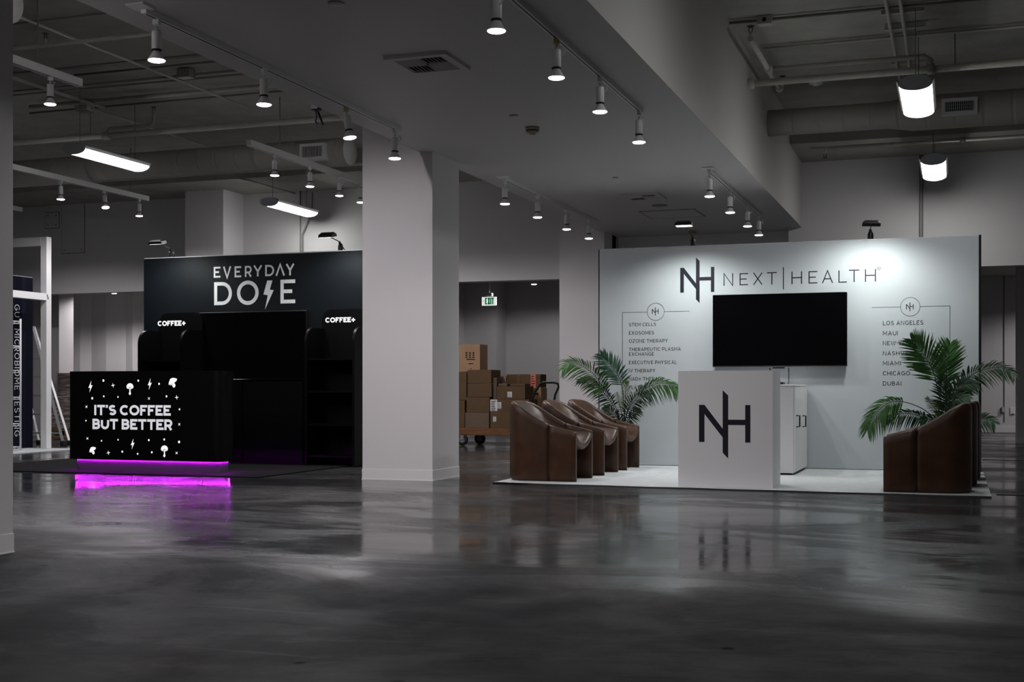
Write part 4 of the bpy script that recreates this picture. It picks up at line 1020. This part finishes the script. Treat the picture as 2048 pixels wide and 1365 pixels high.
# ------------------------------------------------------------------ tub chairs
CL, CW, CT = .69, .60, .060
def ridge(x):       # x from the front (0) to the back (CL)
    pts = [(0, .452), (.26, .520), (.34, .560), (.42, .608), (.50, .658), (.56, .694), (.62, .722), (.66, .732), (.69, .735)]
    for (a, za), (b, zb_) in zip(pts, pts[1:]):
        if x <= b: k = (x - a) / (b - a); return za + (zb_ - za) * k
    return pts[-1][1]
def seat_mid(x):
    pts = [(0, .345), (.05, .352), (.2, .330), (.32, .330), (.40, .365), (.48, .46), (.56, .59), (.63, .705), (.69, .738)]
    for (a, za), (b, zb_) in zip(pts, pts[1:]):
        if x <= b: k = (x - a) / (b - a); k = k * k * (3 - 2 * k); return za + (zb_ - za) * k
    return pts[-1][1]
def chair_proto():
    t = thing('tub_chair', 'x', 'chair')
    # U-shaped path of the outer wall: front of near arm -> back -> front of far arm (local: front at x=0, back at x=CL, y from 0 to CW)
    R = .20
    full = [(x, 0.0, (0, 1)) for x in [0, .01, .06, .13, .20, .26]]
    rear = [(x, 0.0, (0, 1)) for x in [.265, .30, .35, .40, .45, CL - R]]
    for i in range(1, 7):
        a = math.radians(15 * i); rear.append((CL - R + R * math.sin(a), R - R * math.cos(a), (-math.sin(a), math.cos(a))))
    for k in (.2, .35, .5, .65, .8): rear.append((CL, R + (CW - 2 * R) * k, (-1, 0)))
    mirror = lambda L: [(x, CW - y, (n[0], -n[1])) for x, y, n in reversed(L)]
    rear = rear[:12] + rear[12:] + mirror(rear[:12])
    def wall(path, name, close):
        rings = []
        for ii, (x, y, n) in enumerate(path):
            h = ridge(x)
            e = min(ii, len(path) - 1 - ii) if close == 'front' and x < .05 else 9
            sc_ = (.45, .85)[e] if e < 2 and x < .05 else 1.0
            prof = [(.020, .0), (.004, .022), (0, .05), (0, h * .5), (0, h - .07), (.005, h - .030), (.016, h - .010), (.030, h), (.044, h - .006), (.055, h - .022), (CT, h - .05), (CT, h * .45), (CT, .0)]
            prof = [(CT / 2 + (d - CT / 2) * sc_, z) for d, z in prof]
            rings.append([(x + n[0] * d, y + n[1] * d, z) for d, z in prof])
        b = MB(); b.loft(rings, True, False, True)
        for rg in ((rings[0], rings[-1]) if close else ()):
            m = len(rg); b.add(rg, [tuple(range(m))])
        return b.build(name, LEATHER, t)
    wall(full, 'arm_panel', 'front'); wall(mirror(full), 'arm_panel', 'front')
    wall(rear, 'rear_shell', True)
    # scooped seat
    nx, ny = 26, 18; top = []; 
    for i in range(nx + 1):
        x = (CL - .030) * i / nx; row = []
        for j in range(ny + 1):
            u = -1 + 2 * j / ny; y = CW / 2 + u * (CW / 2 - .030)
            zr = ridge(x) - .004; zm = min(seat_mid(x + .03 * (i / nx)), zr + .010)
            z = zm + (zr - zm) * abs(u) ** 2.1
            ex = max(0, x - (CL - R)); lim = CW / 2 - .030 - (R - math.sqrt(max(0, R * R - ex * ex))) * .9
            y = CW / 2 + u * lim
            row.append((x + (.012 if i == 0 else 0), y, z))
        top.append(row)
    b = MB(); vs = [p for r in top for p in r]; n = ny + 1
    fs = [(i * n + j, i * n + j + 1, (i + 1) * n + j + 1, (i + 1) * n + j) for i in range(nx) for j in range(ny)]
    b.add(vs, fs, True)
    lip = [[(x, y, z) for x, y, z in top[0]], [(x - .012, y, z - .014) for x, y, z in top[0]], [(x - .010, y, z - .045) for x, y, z in top[0]], [(x + .01, y, z - .062) for x, y, z in top[0]], [(x + .45, y, min(z - .062, .28)) for x, y, z in top[0]]]
    b.loft(lip, False, False, True)
    b.build('seat_shell', LEATHER, t)
    # seam piping between arm panel and rear shell
    for yy in (.001, CW - .001): MB().box(.2605, .2645, yy - .002 if yy < .1 else yy - .05, yy + .05 if yy < .1 else yy + .002, .01, ridge(.262) - .012).build('seam', BLACKM, t)
    return t
CH = chair_proto(); first = True
def chair(xfront, ynear, face, label, group):
    """face +1: the chair looks toward +X"""
    global first
    o = CH if first else copy_tree(CH); first = False
    o['label'] = label; o['group'] = group
    if face > 0: o.rotation_euler = (0, 0, PI); o.location = (xfront, ynear + CW, .013)
    else: o.rotation_euler = (0, 0, 0); o.location = (xfront, ynear, .013)
    return o
GC = 'brown leather tub chairs on the rug'
chair(-3.255, 11.08, 1, 'brown leather tub chair at left, nearest the camera', GC)
chair(-3.24, 12.00, 1, 'brown leather tub chair in the middle of the left row of three', GC)
chair(-3.22, 12.83, 1, 'brown leather tub chair at the far end of the left row, beside the palm', GC)
chair(-.555, 10.85, -1, 'brown leather tub chair alone at right, its side toward the camera', GC)
chair(-.50, 11.66, -1, 'brown leather tub chair hidden behind the right front chair, its back edge showing', GC)
chair(-.46, 12.42, -1, 'brown leather tub chair farthest back at right, only its back edge showing', GC)

# ------------------------------------------------------------------ palms
def frond(parent, pts, L, m, n=26, start=.25, droop=.35, face=(0, -1, .15), wid=.0095, curl=0.0, rr=.006):
    """pts: world points of the midrib; leaflets on both sides"""
    P = [Vector(p) for p in pts]
    def cr(t):      # catmull-rom
        k = t * (len(P) - 1); i = min(int(k), len(P) - 2); f = k - i
        p0, p1, p2, p3 = P[max(i - 1, 0)], P[i], P[i + 1], P[min(i + 2, len(P) - 1)]
        return 0.5 * ((2 * p1) + (p2 - p0) * f + (2 * p0 - 5 * p1 + 4 * p2 - p3) * f * f + (3 * p1 - p0 - 3 * p2 + p3) * f ** 3)
    rib = [cr(i / 24) for i in range(25)]
    fo = MB().tube(rib, rr, 6, r2=rr * .3).build('frond', STEM, parent)
    b = MB(); fv = Vector(face).normalized()
    for i in range(n):
        t = start + (1 - start) * (i + .5) / n
        c = cr(t); tan = (cr(min(t + .02, 1)) - cr(max(t - .02, 0))).normalized()
        side = tan.cross(fv).normalized(); nrm = side.cross(tan).normalized()
        k = (t - start) / (1 - start)
        ll = L * (.45 + .55 * math.sin(PI * min(1, .12 + k * .9)) ** .7) * (1 - .35 * k ** 3)
        for sg in (-1, 1):
            jit = random.uniform(.85, 1.12); ang = (1.05 - .62 * k) * random.uniform(.9, 1.1)
            d = (tan * math.cos(ang) + side * sg * math.sin(ang) + nrm * random.uniform(-.12, .22)).normalized()
            w = wid * (1 - .4 * k)
            wv = d.cross(nrm).normalized(); rows = []
            for q, (s_, ww) in enumerate(((0, .35), (.3, 1), (.65, .8), (1, .05))):
                p = c + d * ll * jit * s_ + Vector((0, 0, -1)) * droop * ll * s_ * s_
                fold = nrm * (.25 * w * ww)
                rows.append((p - wv * w * ww, p + fold, p + wv * w * ww))
            vs = [tuple(v) for r in rows for v in r]
            b.add(vs, [(3 * r + a, 3 * r + a + 1, 3 * r + a + 4, 3 * r + a + 3) for r in range(3) for a in range(2)], True)
    lf = b.build('leaflets', m, fo)
    return fo
def palm(label, base, pot_r, fronds):
    t = thing('potted_palm', label, 'palm', base)
    MB().lathe([(pot_r * .78, 0), (pot_r * .95, .2), (pot_r, .21), (pot_r, .23), (pot_r * .9, .23)], base, 'Z', 20, cap1=True).build('pot', BLACKM, t)
    MB().lathe([(pot_r * .88, .222), (.001, .232)], base, 'Z', 16).build('soil', mat('dark soil', (.02, .014, .01), .95), t)
    for pts, L, m, kw in fronds:
        P3 = [onY(u, v, y) for u, v, y in pts]
        st = Vector(base) + Vector((random.uniform(-.03, .03), random.uniform(-.03, .03), .22))
        frond(t, [tuple(st)] + P3, L, m, **kw)
    return t
yb0 = 13.60
bl = (onY(1246, 850, yb0)[0], yb0, .012)
palm('leafy artificial palm behind the left row of chairs', bl, .13, [
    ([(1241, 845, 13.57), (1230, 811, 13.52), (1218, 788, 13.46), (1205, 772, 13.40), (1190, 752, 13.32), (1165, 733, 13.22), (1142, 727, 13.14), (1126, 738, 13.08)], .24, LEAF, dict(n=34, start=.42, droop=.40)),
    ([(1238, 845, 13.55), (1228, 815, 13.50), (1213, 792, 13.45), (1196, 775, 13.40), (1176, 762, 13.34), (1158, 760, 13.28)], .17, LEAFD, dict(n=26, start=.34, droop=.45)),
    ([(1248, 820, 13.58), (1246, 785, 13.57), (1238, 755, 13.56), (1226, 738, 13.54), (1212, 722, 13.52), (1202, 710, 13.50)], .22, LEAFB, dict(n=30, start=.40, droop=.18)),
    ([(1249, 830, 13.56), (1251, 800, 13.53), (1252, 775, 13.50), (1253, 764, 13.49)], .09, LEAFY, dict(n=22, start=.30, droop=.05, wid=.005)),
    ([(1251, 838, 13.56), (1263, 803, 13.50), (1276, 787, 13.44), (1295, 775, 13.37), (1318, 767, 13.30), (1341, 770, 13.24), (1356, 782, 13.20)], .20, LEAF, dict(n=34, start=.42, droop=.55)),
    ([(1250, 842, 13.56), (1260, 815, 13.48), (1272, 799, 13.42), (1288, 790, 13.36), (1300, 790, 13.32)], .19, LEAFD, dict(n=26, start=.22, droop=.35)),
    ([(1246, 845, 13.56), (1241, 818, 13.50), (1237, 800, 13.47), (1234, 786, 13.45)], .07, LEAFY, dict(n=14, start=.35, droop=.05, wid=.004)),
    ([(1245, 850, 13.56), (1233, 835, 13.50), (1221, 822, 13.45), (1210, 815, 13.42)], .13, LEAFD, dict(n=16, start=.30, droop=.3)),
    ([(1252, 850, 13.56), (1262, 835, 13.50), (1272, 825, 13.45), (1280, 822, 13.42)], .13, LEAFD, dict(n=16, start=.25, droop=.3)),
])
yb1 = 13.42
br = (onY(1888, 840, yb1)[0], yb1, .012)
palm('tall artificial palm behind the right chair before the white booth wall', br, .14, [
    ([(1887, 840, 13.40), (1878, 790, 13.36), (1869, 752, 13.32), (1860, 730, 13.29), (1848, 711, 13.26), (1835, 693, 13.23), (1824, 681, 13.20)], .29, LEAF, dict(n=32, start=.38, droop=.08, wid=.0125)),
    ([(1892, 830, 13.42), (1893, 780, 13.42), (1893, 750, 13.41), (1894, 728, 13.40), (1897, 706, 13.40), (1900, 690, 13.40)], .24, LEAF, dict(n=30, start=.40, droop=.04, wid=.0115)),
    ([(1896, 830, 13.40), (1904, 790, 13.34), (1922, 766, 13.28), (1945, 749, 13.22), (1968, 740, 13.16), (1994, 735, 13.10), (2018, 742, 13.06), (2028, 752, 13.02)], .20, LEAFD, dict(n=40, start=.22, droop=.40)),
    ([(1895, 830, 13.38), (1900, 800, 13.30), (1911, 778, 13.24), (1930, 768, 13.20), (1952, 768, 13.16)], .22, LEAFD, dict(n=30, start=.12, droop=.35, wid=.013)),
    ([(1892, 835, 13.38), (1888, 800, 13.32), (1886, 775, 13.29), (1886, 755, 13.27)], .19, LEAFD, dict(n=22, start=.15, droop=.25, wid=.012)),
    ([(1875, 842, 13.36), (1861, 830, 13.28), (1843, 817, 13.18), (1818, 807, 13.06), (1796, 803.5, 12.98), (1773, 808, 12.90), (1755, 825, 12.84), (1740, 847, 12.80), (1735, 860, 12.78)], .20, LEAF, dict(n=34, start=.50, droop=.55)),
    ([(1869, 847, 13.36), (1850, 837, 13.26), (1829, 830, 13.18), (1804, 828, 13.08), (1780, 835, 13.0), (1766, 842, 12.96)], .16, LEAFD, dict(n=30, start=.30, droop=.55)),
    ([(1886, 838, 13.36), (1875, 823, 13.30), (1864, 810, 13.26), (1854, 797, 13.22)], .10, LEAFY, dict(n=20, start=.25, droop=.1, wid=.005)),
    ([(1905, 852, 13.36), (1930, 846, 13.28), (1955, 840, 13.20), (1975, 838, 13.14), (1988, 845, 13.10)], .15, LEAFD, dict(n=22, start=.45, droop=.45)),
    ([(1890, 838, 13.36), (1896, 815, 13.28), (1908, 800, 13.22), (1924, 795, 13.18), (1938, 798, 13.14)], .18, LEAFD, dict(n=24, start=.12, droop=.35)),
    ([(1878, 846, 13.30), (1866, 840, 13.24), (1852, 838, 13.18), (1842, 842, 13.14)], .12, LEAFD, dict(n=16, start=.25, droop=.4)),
])

# ================================================================== CART AND BOXES
YQ = 18.0
ck = thing('platform_cart', 'wooden platform cart with black wheels and a bent tube handle', 'cart', (-6.6, YQ + .4, 0))
xr = onY(1122, 830, YQ)[0]
MB().box(-8.0, xr, YQ - .02, YQ + .05, .155, .265, .006).box(-8.0, xr, YQ + .05, YQ + .80, .235, .265).build('deck', WOOD, ck)
def wheel(u, y, r=.088):
    x = onY(u, 880, y)[0]
    w = MB().lathe([(r * .55, -.022), (r * .95, -.022), (r, -.012), (r, .012), (r * .95, .022), (r * .55, .022)], (x, y, r), 'Y', 22).build('wheel', RUBBER, ck)
    MB().lathe([(r * .5, -.024), (r * .5, .024)], (x, y, r), 'Y', 16).build('hub', PIPED, w)
    MB().box(x - .03, x + .03, y - .035, y - .027, r, .16).box(x - .03, x + .03, y + .027, y + .035, r, .16).build('fork', PIPED, ck)
wheel(925, 17.98); wheel(960, 18.45); wheel(1080, 18.05); wheel(1090, 18.6)
yh = YQ + .02
hp = [onY(u, v, yh) for u, v in ((1063, 826), (1064, 800), (1070, 784), (1080, 769), (1086, 765.5), (1108, 765.5), (1116, 768.5), (1117, 775), (1110, 791), (1109, 800), (1110, 826))]
MB().tube([(hp[0][0], yh, .25)] + hp + [(hp[-1][0], yh, .25)], .017, 8).build('handle', BLACKM, ck)

BN = 0
def carton(u0, v0, u1, v1, y, depth, label, m=CARD, side=None, tape=None, base=None):
    a = onY(u0, v1, y); b = onY(u1, v0, y)
    z0 = a[2] if base is None else base
    t = thing('cardboard_box', label, 'box', ((a[0] + b[0]) / 2, y, z0), 'cardboard boxes on the cart')
    MB().box(a[0], b[0], y, y + depth, z0, b[2], .004).build('carton', m, t)
    xm = (a[0] + b[0]) / 2
    MB().box(a[0] + .002, b[0] - .002, y + depth / 2 - .025, y + depth / 2 + .025, b[2] - .001, b[2] + .0015).build('tape', TAPE, t)
    if tape: 
        xt = onY(tape, v0, y)[0]; MB().box(xt - .02, xt + .02, y - .0015, y, z0 + .02, b[2]).build('tape', TAPE, t)
    return t, a, b
def label_on(t, u0, v0, u1, v1, y, m=PAPER, lines=4, name='label'):
    a = onY(u0, v1, y); b = onY(u1, v0, y)
    l = MB().box(a[0], b[0], y - .003, y - .0005, a[2], b[2]).build(name, m, t)
    q = MB(); w, h = b[0] - a[0], b[2] - a[2]
    for i in range(lines):
        z = a[2] + h * (i + .6) / (lines + .6); k = random.uniform(.45, .8)
        q.box(a[0] + w * .12, a[0] + w * (.12 + k), y - .004, y - .003, z - h * .035, z + h * .035)
    q.build('print', PRINT, l)
zd = .265
z_ = lambda v, y: onY(950, v, y)[2]
# left stack behind the column
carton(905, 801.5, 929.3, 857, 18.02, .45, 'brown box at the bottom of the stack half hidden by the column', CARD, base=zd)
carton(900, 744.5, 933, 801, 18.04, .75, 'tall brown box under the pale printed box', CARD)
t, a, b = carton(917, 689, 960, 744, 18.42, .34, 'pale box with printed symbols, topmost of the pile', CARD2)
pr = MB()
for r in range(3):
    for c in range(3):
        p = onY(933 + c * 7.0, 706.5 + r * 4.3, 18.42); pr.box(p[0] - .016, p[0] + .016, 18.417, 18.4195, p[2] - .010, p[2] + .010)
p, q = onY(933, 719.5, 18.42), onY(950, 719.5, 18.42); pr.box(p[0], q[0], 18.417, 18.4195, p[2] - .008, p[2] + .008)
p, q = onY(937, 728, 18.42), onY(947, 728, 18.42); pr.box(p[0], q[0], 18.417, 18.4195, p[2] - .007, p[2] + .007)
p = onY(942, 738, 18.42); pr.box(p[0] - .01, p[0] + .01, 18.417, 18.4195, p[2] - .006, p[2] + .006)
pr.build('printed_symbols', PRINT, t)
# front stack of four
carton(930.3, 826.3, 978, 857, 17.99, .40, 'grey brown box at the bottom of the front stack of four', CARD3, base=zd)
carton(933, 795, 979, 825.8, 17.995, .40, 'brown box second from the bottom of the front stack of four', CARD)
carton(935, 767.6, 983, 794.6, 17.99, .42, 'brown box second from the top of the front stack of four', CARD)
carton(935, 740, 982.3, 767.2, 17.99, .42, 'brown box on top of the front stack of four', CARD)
# middle
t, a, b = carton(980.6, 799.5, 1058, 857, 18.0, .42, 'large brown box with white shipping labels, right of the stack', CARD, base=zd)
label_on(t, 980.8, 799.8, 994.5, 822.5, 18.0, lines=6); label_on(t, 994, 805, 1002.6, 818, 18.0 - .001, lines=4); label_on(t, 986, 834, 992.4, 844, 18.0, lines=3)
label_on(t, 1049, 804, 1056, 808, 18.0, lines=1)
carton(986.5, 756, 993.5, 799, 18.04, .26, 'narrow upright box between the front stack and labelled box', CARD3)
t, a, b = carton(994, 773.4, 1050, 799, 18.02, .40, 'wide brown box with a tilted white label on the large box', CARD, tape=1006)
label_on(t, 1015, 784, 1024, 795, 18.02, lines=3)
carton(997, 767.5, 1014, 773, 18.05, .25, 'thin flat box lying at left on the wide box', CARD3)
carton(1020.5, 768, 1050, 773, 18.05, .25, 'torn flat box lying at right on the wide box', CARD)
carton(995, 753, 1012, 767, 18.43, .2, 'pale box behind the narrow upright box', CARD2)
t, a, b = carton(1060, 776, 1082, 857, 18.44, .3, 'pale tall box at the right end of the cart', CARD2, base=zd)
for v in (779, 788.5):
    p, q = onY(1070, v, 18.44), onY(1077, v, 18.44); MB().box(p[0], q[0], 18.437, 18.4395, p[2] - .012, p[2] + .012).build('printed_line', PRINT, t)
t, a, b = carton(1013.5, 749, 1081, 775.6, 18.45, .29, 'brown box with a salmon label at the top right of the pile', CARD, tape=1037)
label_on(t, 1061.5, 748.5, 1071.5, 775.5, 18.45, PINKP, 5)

# ================================================================== LEFT EDGE: NAVY BOOTH, FRAME, RACK, LADDER, PALLET
XN = -12.6
q = onX(66, 700, XN)
yn1 = q[1]; yn0 = yn1 - 2.6
o = MB().box(-15.0, -11.73, 12.0, 14.98, 0, .012).build('booth_carpet', RUG); tag(o, 'white carpet under the navy booth at left', 'carpet')
nv = thing('booth_wall', 'navy booth wall with white vertical lettering at the left edge', 'booth wall', (XN, yn1, .012))
MB().box(XN - .10, XN, yn0, yn1, .012, 2.47, .006).build('fabric_panel', NAVY, nv)
MB().box(XN - .095, XN - .005, yn0, yn1 - .005, 2.47, 2.476).build('top_edge', GREYM, nv)
top = onX(34, 609.4, XN); bot = onX(34, 873, XN); yl0 = onX(29.0, 700, XN)[1]; yl1 = onX(39.2, 700, XN)[1]
qs = text_quads('GUT MICROBIOME TESTING', 0, 0, top[2] - bot[2], yl1 - yl0, .10, gap=.26, space=.5)
quads_mesh(qs, lambda s, h: (XN + .0008, yl0 + h, top[2] - s), 'lettering', GINK, nv)
# white frame
fr = thing('exhibit_frame', 'white square-tube exhibit frame at the left edge', 'frame', (-12.2, 14.9, .012))
p = onZ(92, 899); ph = .052
MB().box(p[0] - ph, p[0] + ph, p[1] - ph, p[1] + ph, .012, 3.03, .004).build('post', WHITEM, fr)
MB().box(-15.5, p[0] - ph, p[1] - ph, p[1] + ph, 2.91, 3.03, .004).build('beam', WHITEM, fr)
MB().box(p[0] - ph, p[0] + ph, p[1] - 2.6, p[1] - ph, 2.12, 2.22, .004).build('beam', WHITEM, fr)
MB().tube([(p[0] - .05, p[1] - .5, 2.225), (p[0] - .02, p[1] - .1, 2.228), (p[0] + .055, p[1] - .04, 2.20), (p[0] + .058, p[1] - .02, 2.14)], .006, 6).build('cable', BLACKM, fr)
# wire rack
rk = thing('wire_rack', 'white wire shelving rack standing before the navy booth wall', 'rack', (-12.3, 14.2, .012))
pr_ = onZ(41, 903); xr0, xr1 = XN + .03, pr_[0]; yr0_, yr1_ = pr_[1] - 1.1, pr_[1]
for x in (xr0, xr1):
    for y in (yr0_, yr1_): MB().tube([(x, y, .012), (x, y, 1.83)], .013, 8).build('post', WHITEM, rk)
for v in (643.5, 692.5, 741.5, 795, 848, 899.5):
    z = max(onY(41, v, pr_[1])[2], .06); s = MB()
    for x in (xr0, xr1): s.tube([(x, yr0_, z), (x, yr1_, z)], .006, 5).tube([(x, yr0_, z - .03), (x, yr1_, z - .03)], .005, 5)
    for y in (yr0_, yr1_): s.tube([(xr0, y, z), (xr1, y, z)], .006, 5).tube([(xr0, y, z - .03), (xr1, y, z - .03)], .005, 5)
    for i in range(28):
        y = yr0_ + (yr1_ - yr0_) * (i + .5) / 28; s.tube([(xr0, y, z + .003), (xr1, y, z + .003)], .003, 4)
        y2 = y + (.5 - (i % 2)) * .04
        s.tube([(xr1, y, z), (xr1, y2, z - .03)], .003, 4)
    s.build('wire_shelf', WHITEM, rk)
# ladder
ld = thing('step_ladder', 'aluminium folding ladder behind the white frame post', 'ladder', (-12.9, 15.8, 0))
ft = onZ(127, 892)
tp = onY(67, 654, ft[1] + .35)
fr0 = Vector((ft[0], ft[1], .03)); fr1 = Vector(tp); wd = .72
for k, (bx, tx) in enumerate(((0, 0), (-wd, -wd + .30))):
    MB().tube([fr0 + Vector((bx, 0, 0)), fr1 + Vector((tx, 0, 0))], .026, 4, smooth=False).build('rail', ALU, ld)
    MB().box(fr0.x + bx - .04, fr0.x + bx + .04, fr0.y - .04, fr0.y + .05, 0, .075, .01).build('foot', RUBBER, ld)
    MB().tube([fr0 + Vector((bx * .8 - .22, .42, .0)), fr1 + Vector((tx * .95, .02, 0))], .022, 4, smooth=False).build('rear_rail', ALU, ld)
    MB().box(fr0.x + bx * .8 - .26, fr0.x + bx * .8 - .18, fr0.y + .38, fr0.y + .46, 0, .06, .01).build('foot', RUBBER, ld)
for i in range(6):
    k = (i + .55) / 6.3; a = fr0.lerp(fr1, k); b = (fr0 + Vector((-wd, 0, 0))).lerp(fr1 + Vector((-wd + .30, 0, 0)), k)
    MB().box(b.x, a.x, a.y - .03, a.y + .03, a.z - .015, a.z + .015).build('rung', ALU, ld)
a = fr0.lerp(fr1, .62); MB().box(a.x - .05, a.x + .05, a.y - .04, a.y + .04, a.z - .05, a.z + .05, .01).build('hinge', BLACKM, ld)
# pallet and wrapped boxes
PY = 18.6
p0 = onZ(78, 877)[0]; x0p, x1p = onY(92, 870, PY)[0], onY(176, 870, PY)[0]
pt = thing('wooden_pallet', 'wooden pallet on the floor behind the black counter', 'pallet', ((x0p + x1p) / 2, PY + .5, 0))
for i in range(6):
    y = PY + i * .19; MB().box(x0p, x1p, y, y + .10, .118, .138).build('deck_board', WOODP, pt)
for x in (x0p, (x0p + x1p) / 2 - .05, x1p - .1):
    MB().box(x, x + .10, PY, PY + 1.05, .02, .118).build('stringer', WOODP, pt)
for y in (PY, PY + .95): MB().box(x0p, x1p, y, y + .10, 0, .02).build('bottom_board', WOODP, pt)
zl = onY(120, 794, PY)[2]; zt_ = onY(120, 747, PY + .1)[2]
lb = thing('wrapped_boxes', 'brown carton wrapped in stretch film on the pallet', 'box', ((x0p + x1p) / 2, PY + .5, .138))
xa = onY(101, 800, PY)[0]
MB().box(xa, x1p - .03, PY + .03, PY + .98, .138, zl, .01).build('carton', BROWNBOX, lb)
MB().box(xa - .012, x1p - .018, PY + .018, PY + .992, .14, zl + .012, .02).build('film', WRAP, lb)
ub = thing('wrapped_boxes', 'upper carton under crumpled stretch film behind the black counter', 'box', ((x0p + x1p) / 2, PY + .5, zl + .014))
xb_ = onY(113, 770, PY + .1)[0]
MB().box(xb_, x1p - .1, PY + .12, PY + .8, zl + .014, zt_, .01).build('carton', BROWNBOX, ub)
fl = MB(); n = 18
base_r = [(xa - .02, PY + .04), (x1p - .05, PY + .06), (x1p - .05, PY + .9), (xa - .02, PY + .9)]
rings = []
for k in range(6):
    f = k / 5; ring = []
    for (bx, by), (tx, ty) in zip(base_r, ((xb_ - .01, PY + .11), (x1p - .09, PY + .11), (x1p - .09, PY + .81), (xb_ - .01, PY + .81))):
        g_ = min(1, f * 1.5) ** 1.1; ring.append((bx + (tx - bx) * g_ + random.uniform(-.012, .012), by + (ty - by) * g_ - random.uniform(0, .01), zl + .016 + (zt_ + .008 - zl - .016) * f))
    rings.append(ring)
fl.loft(rings, True, False, True).add(rings[-1], [(0, 1, 2, 3)])
fl.build('film', WRAP, ub)
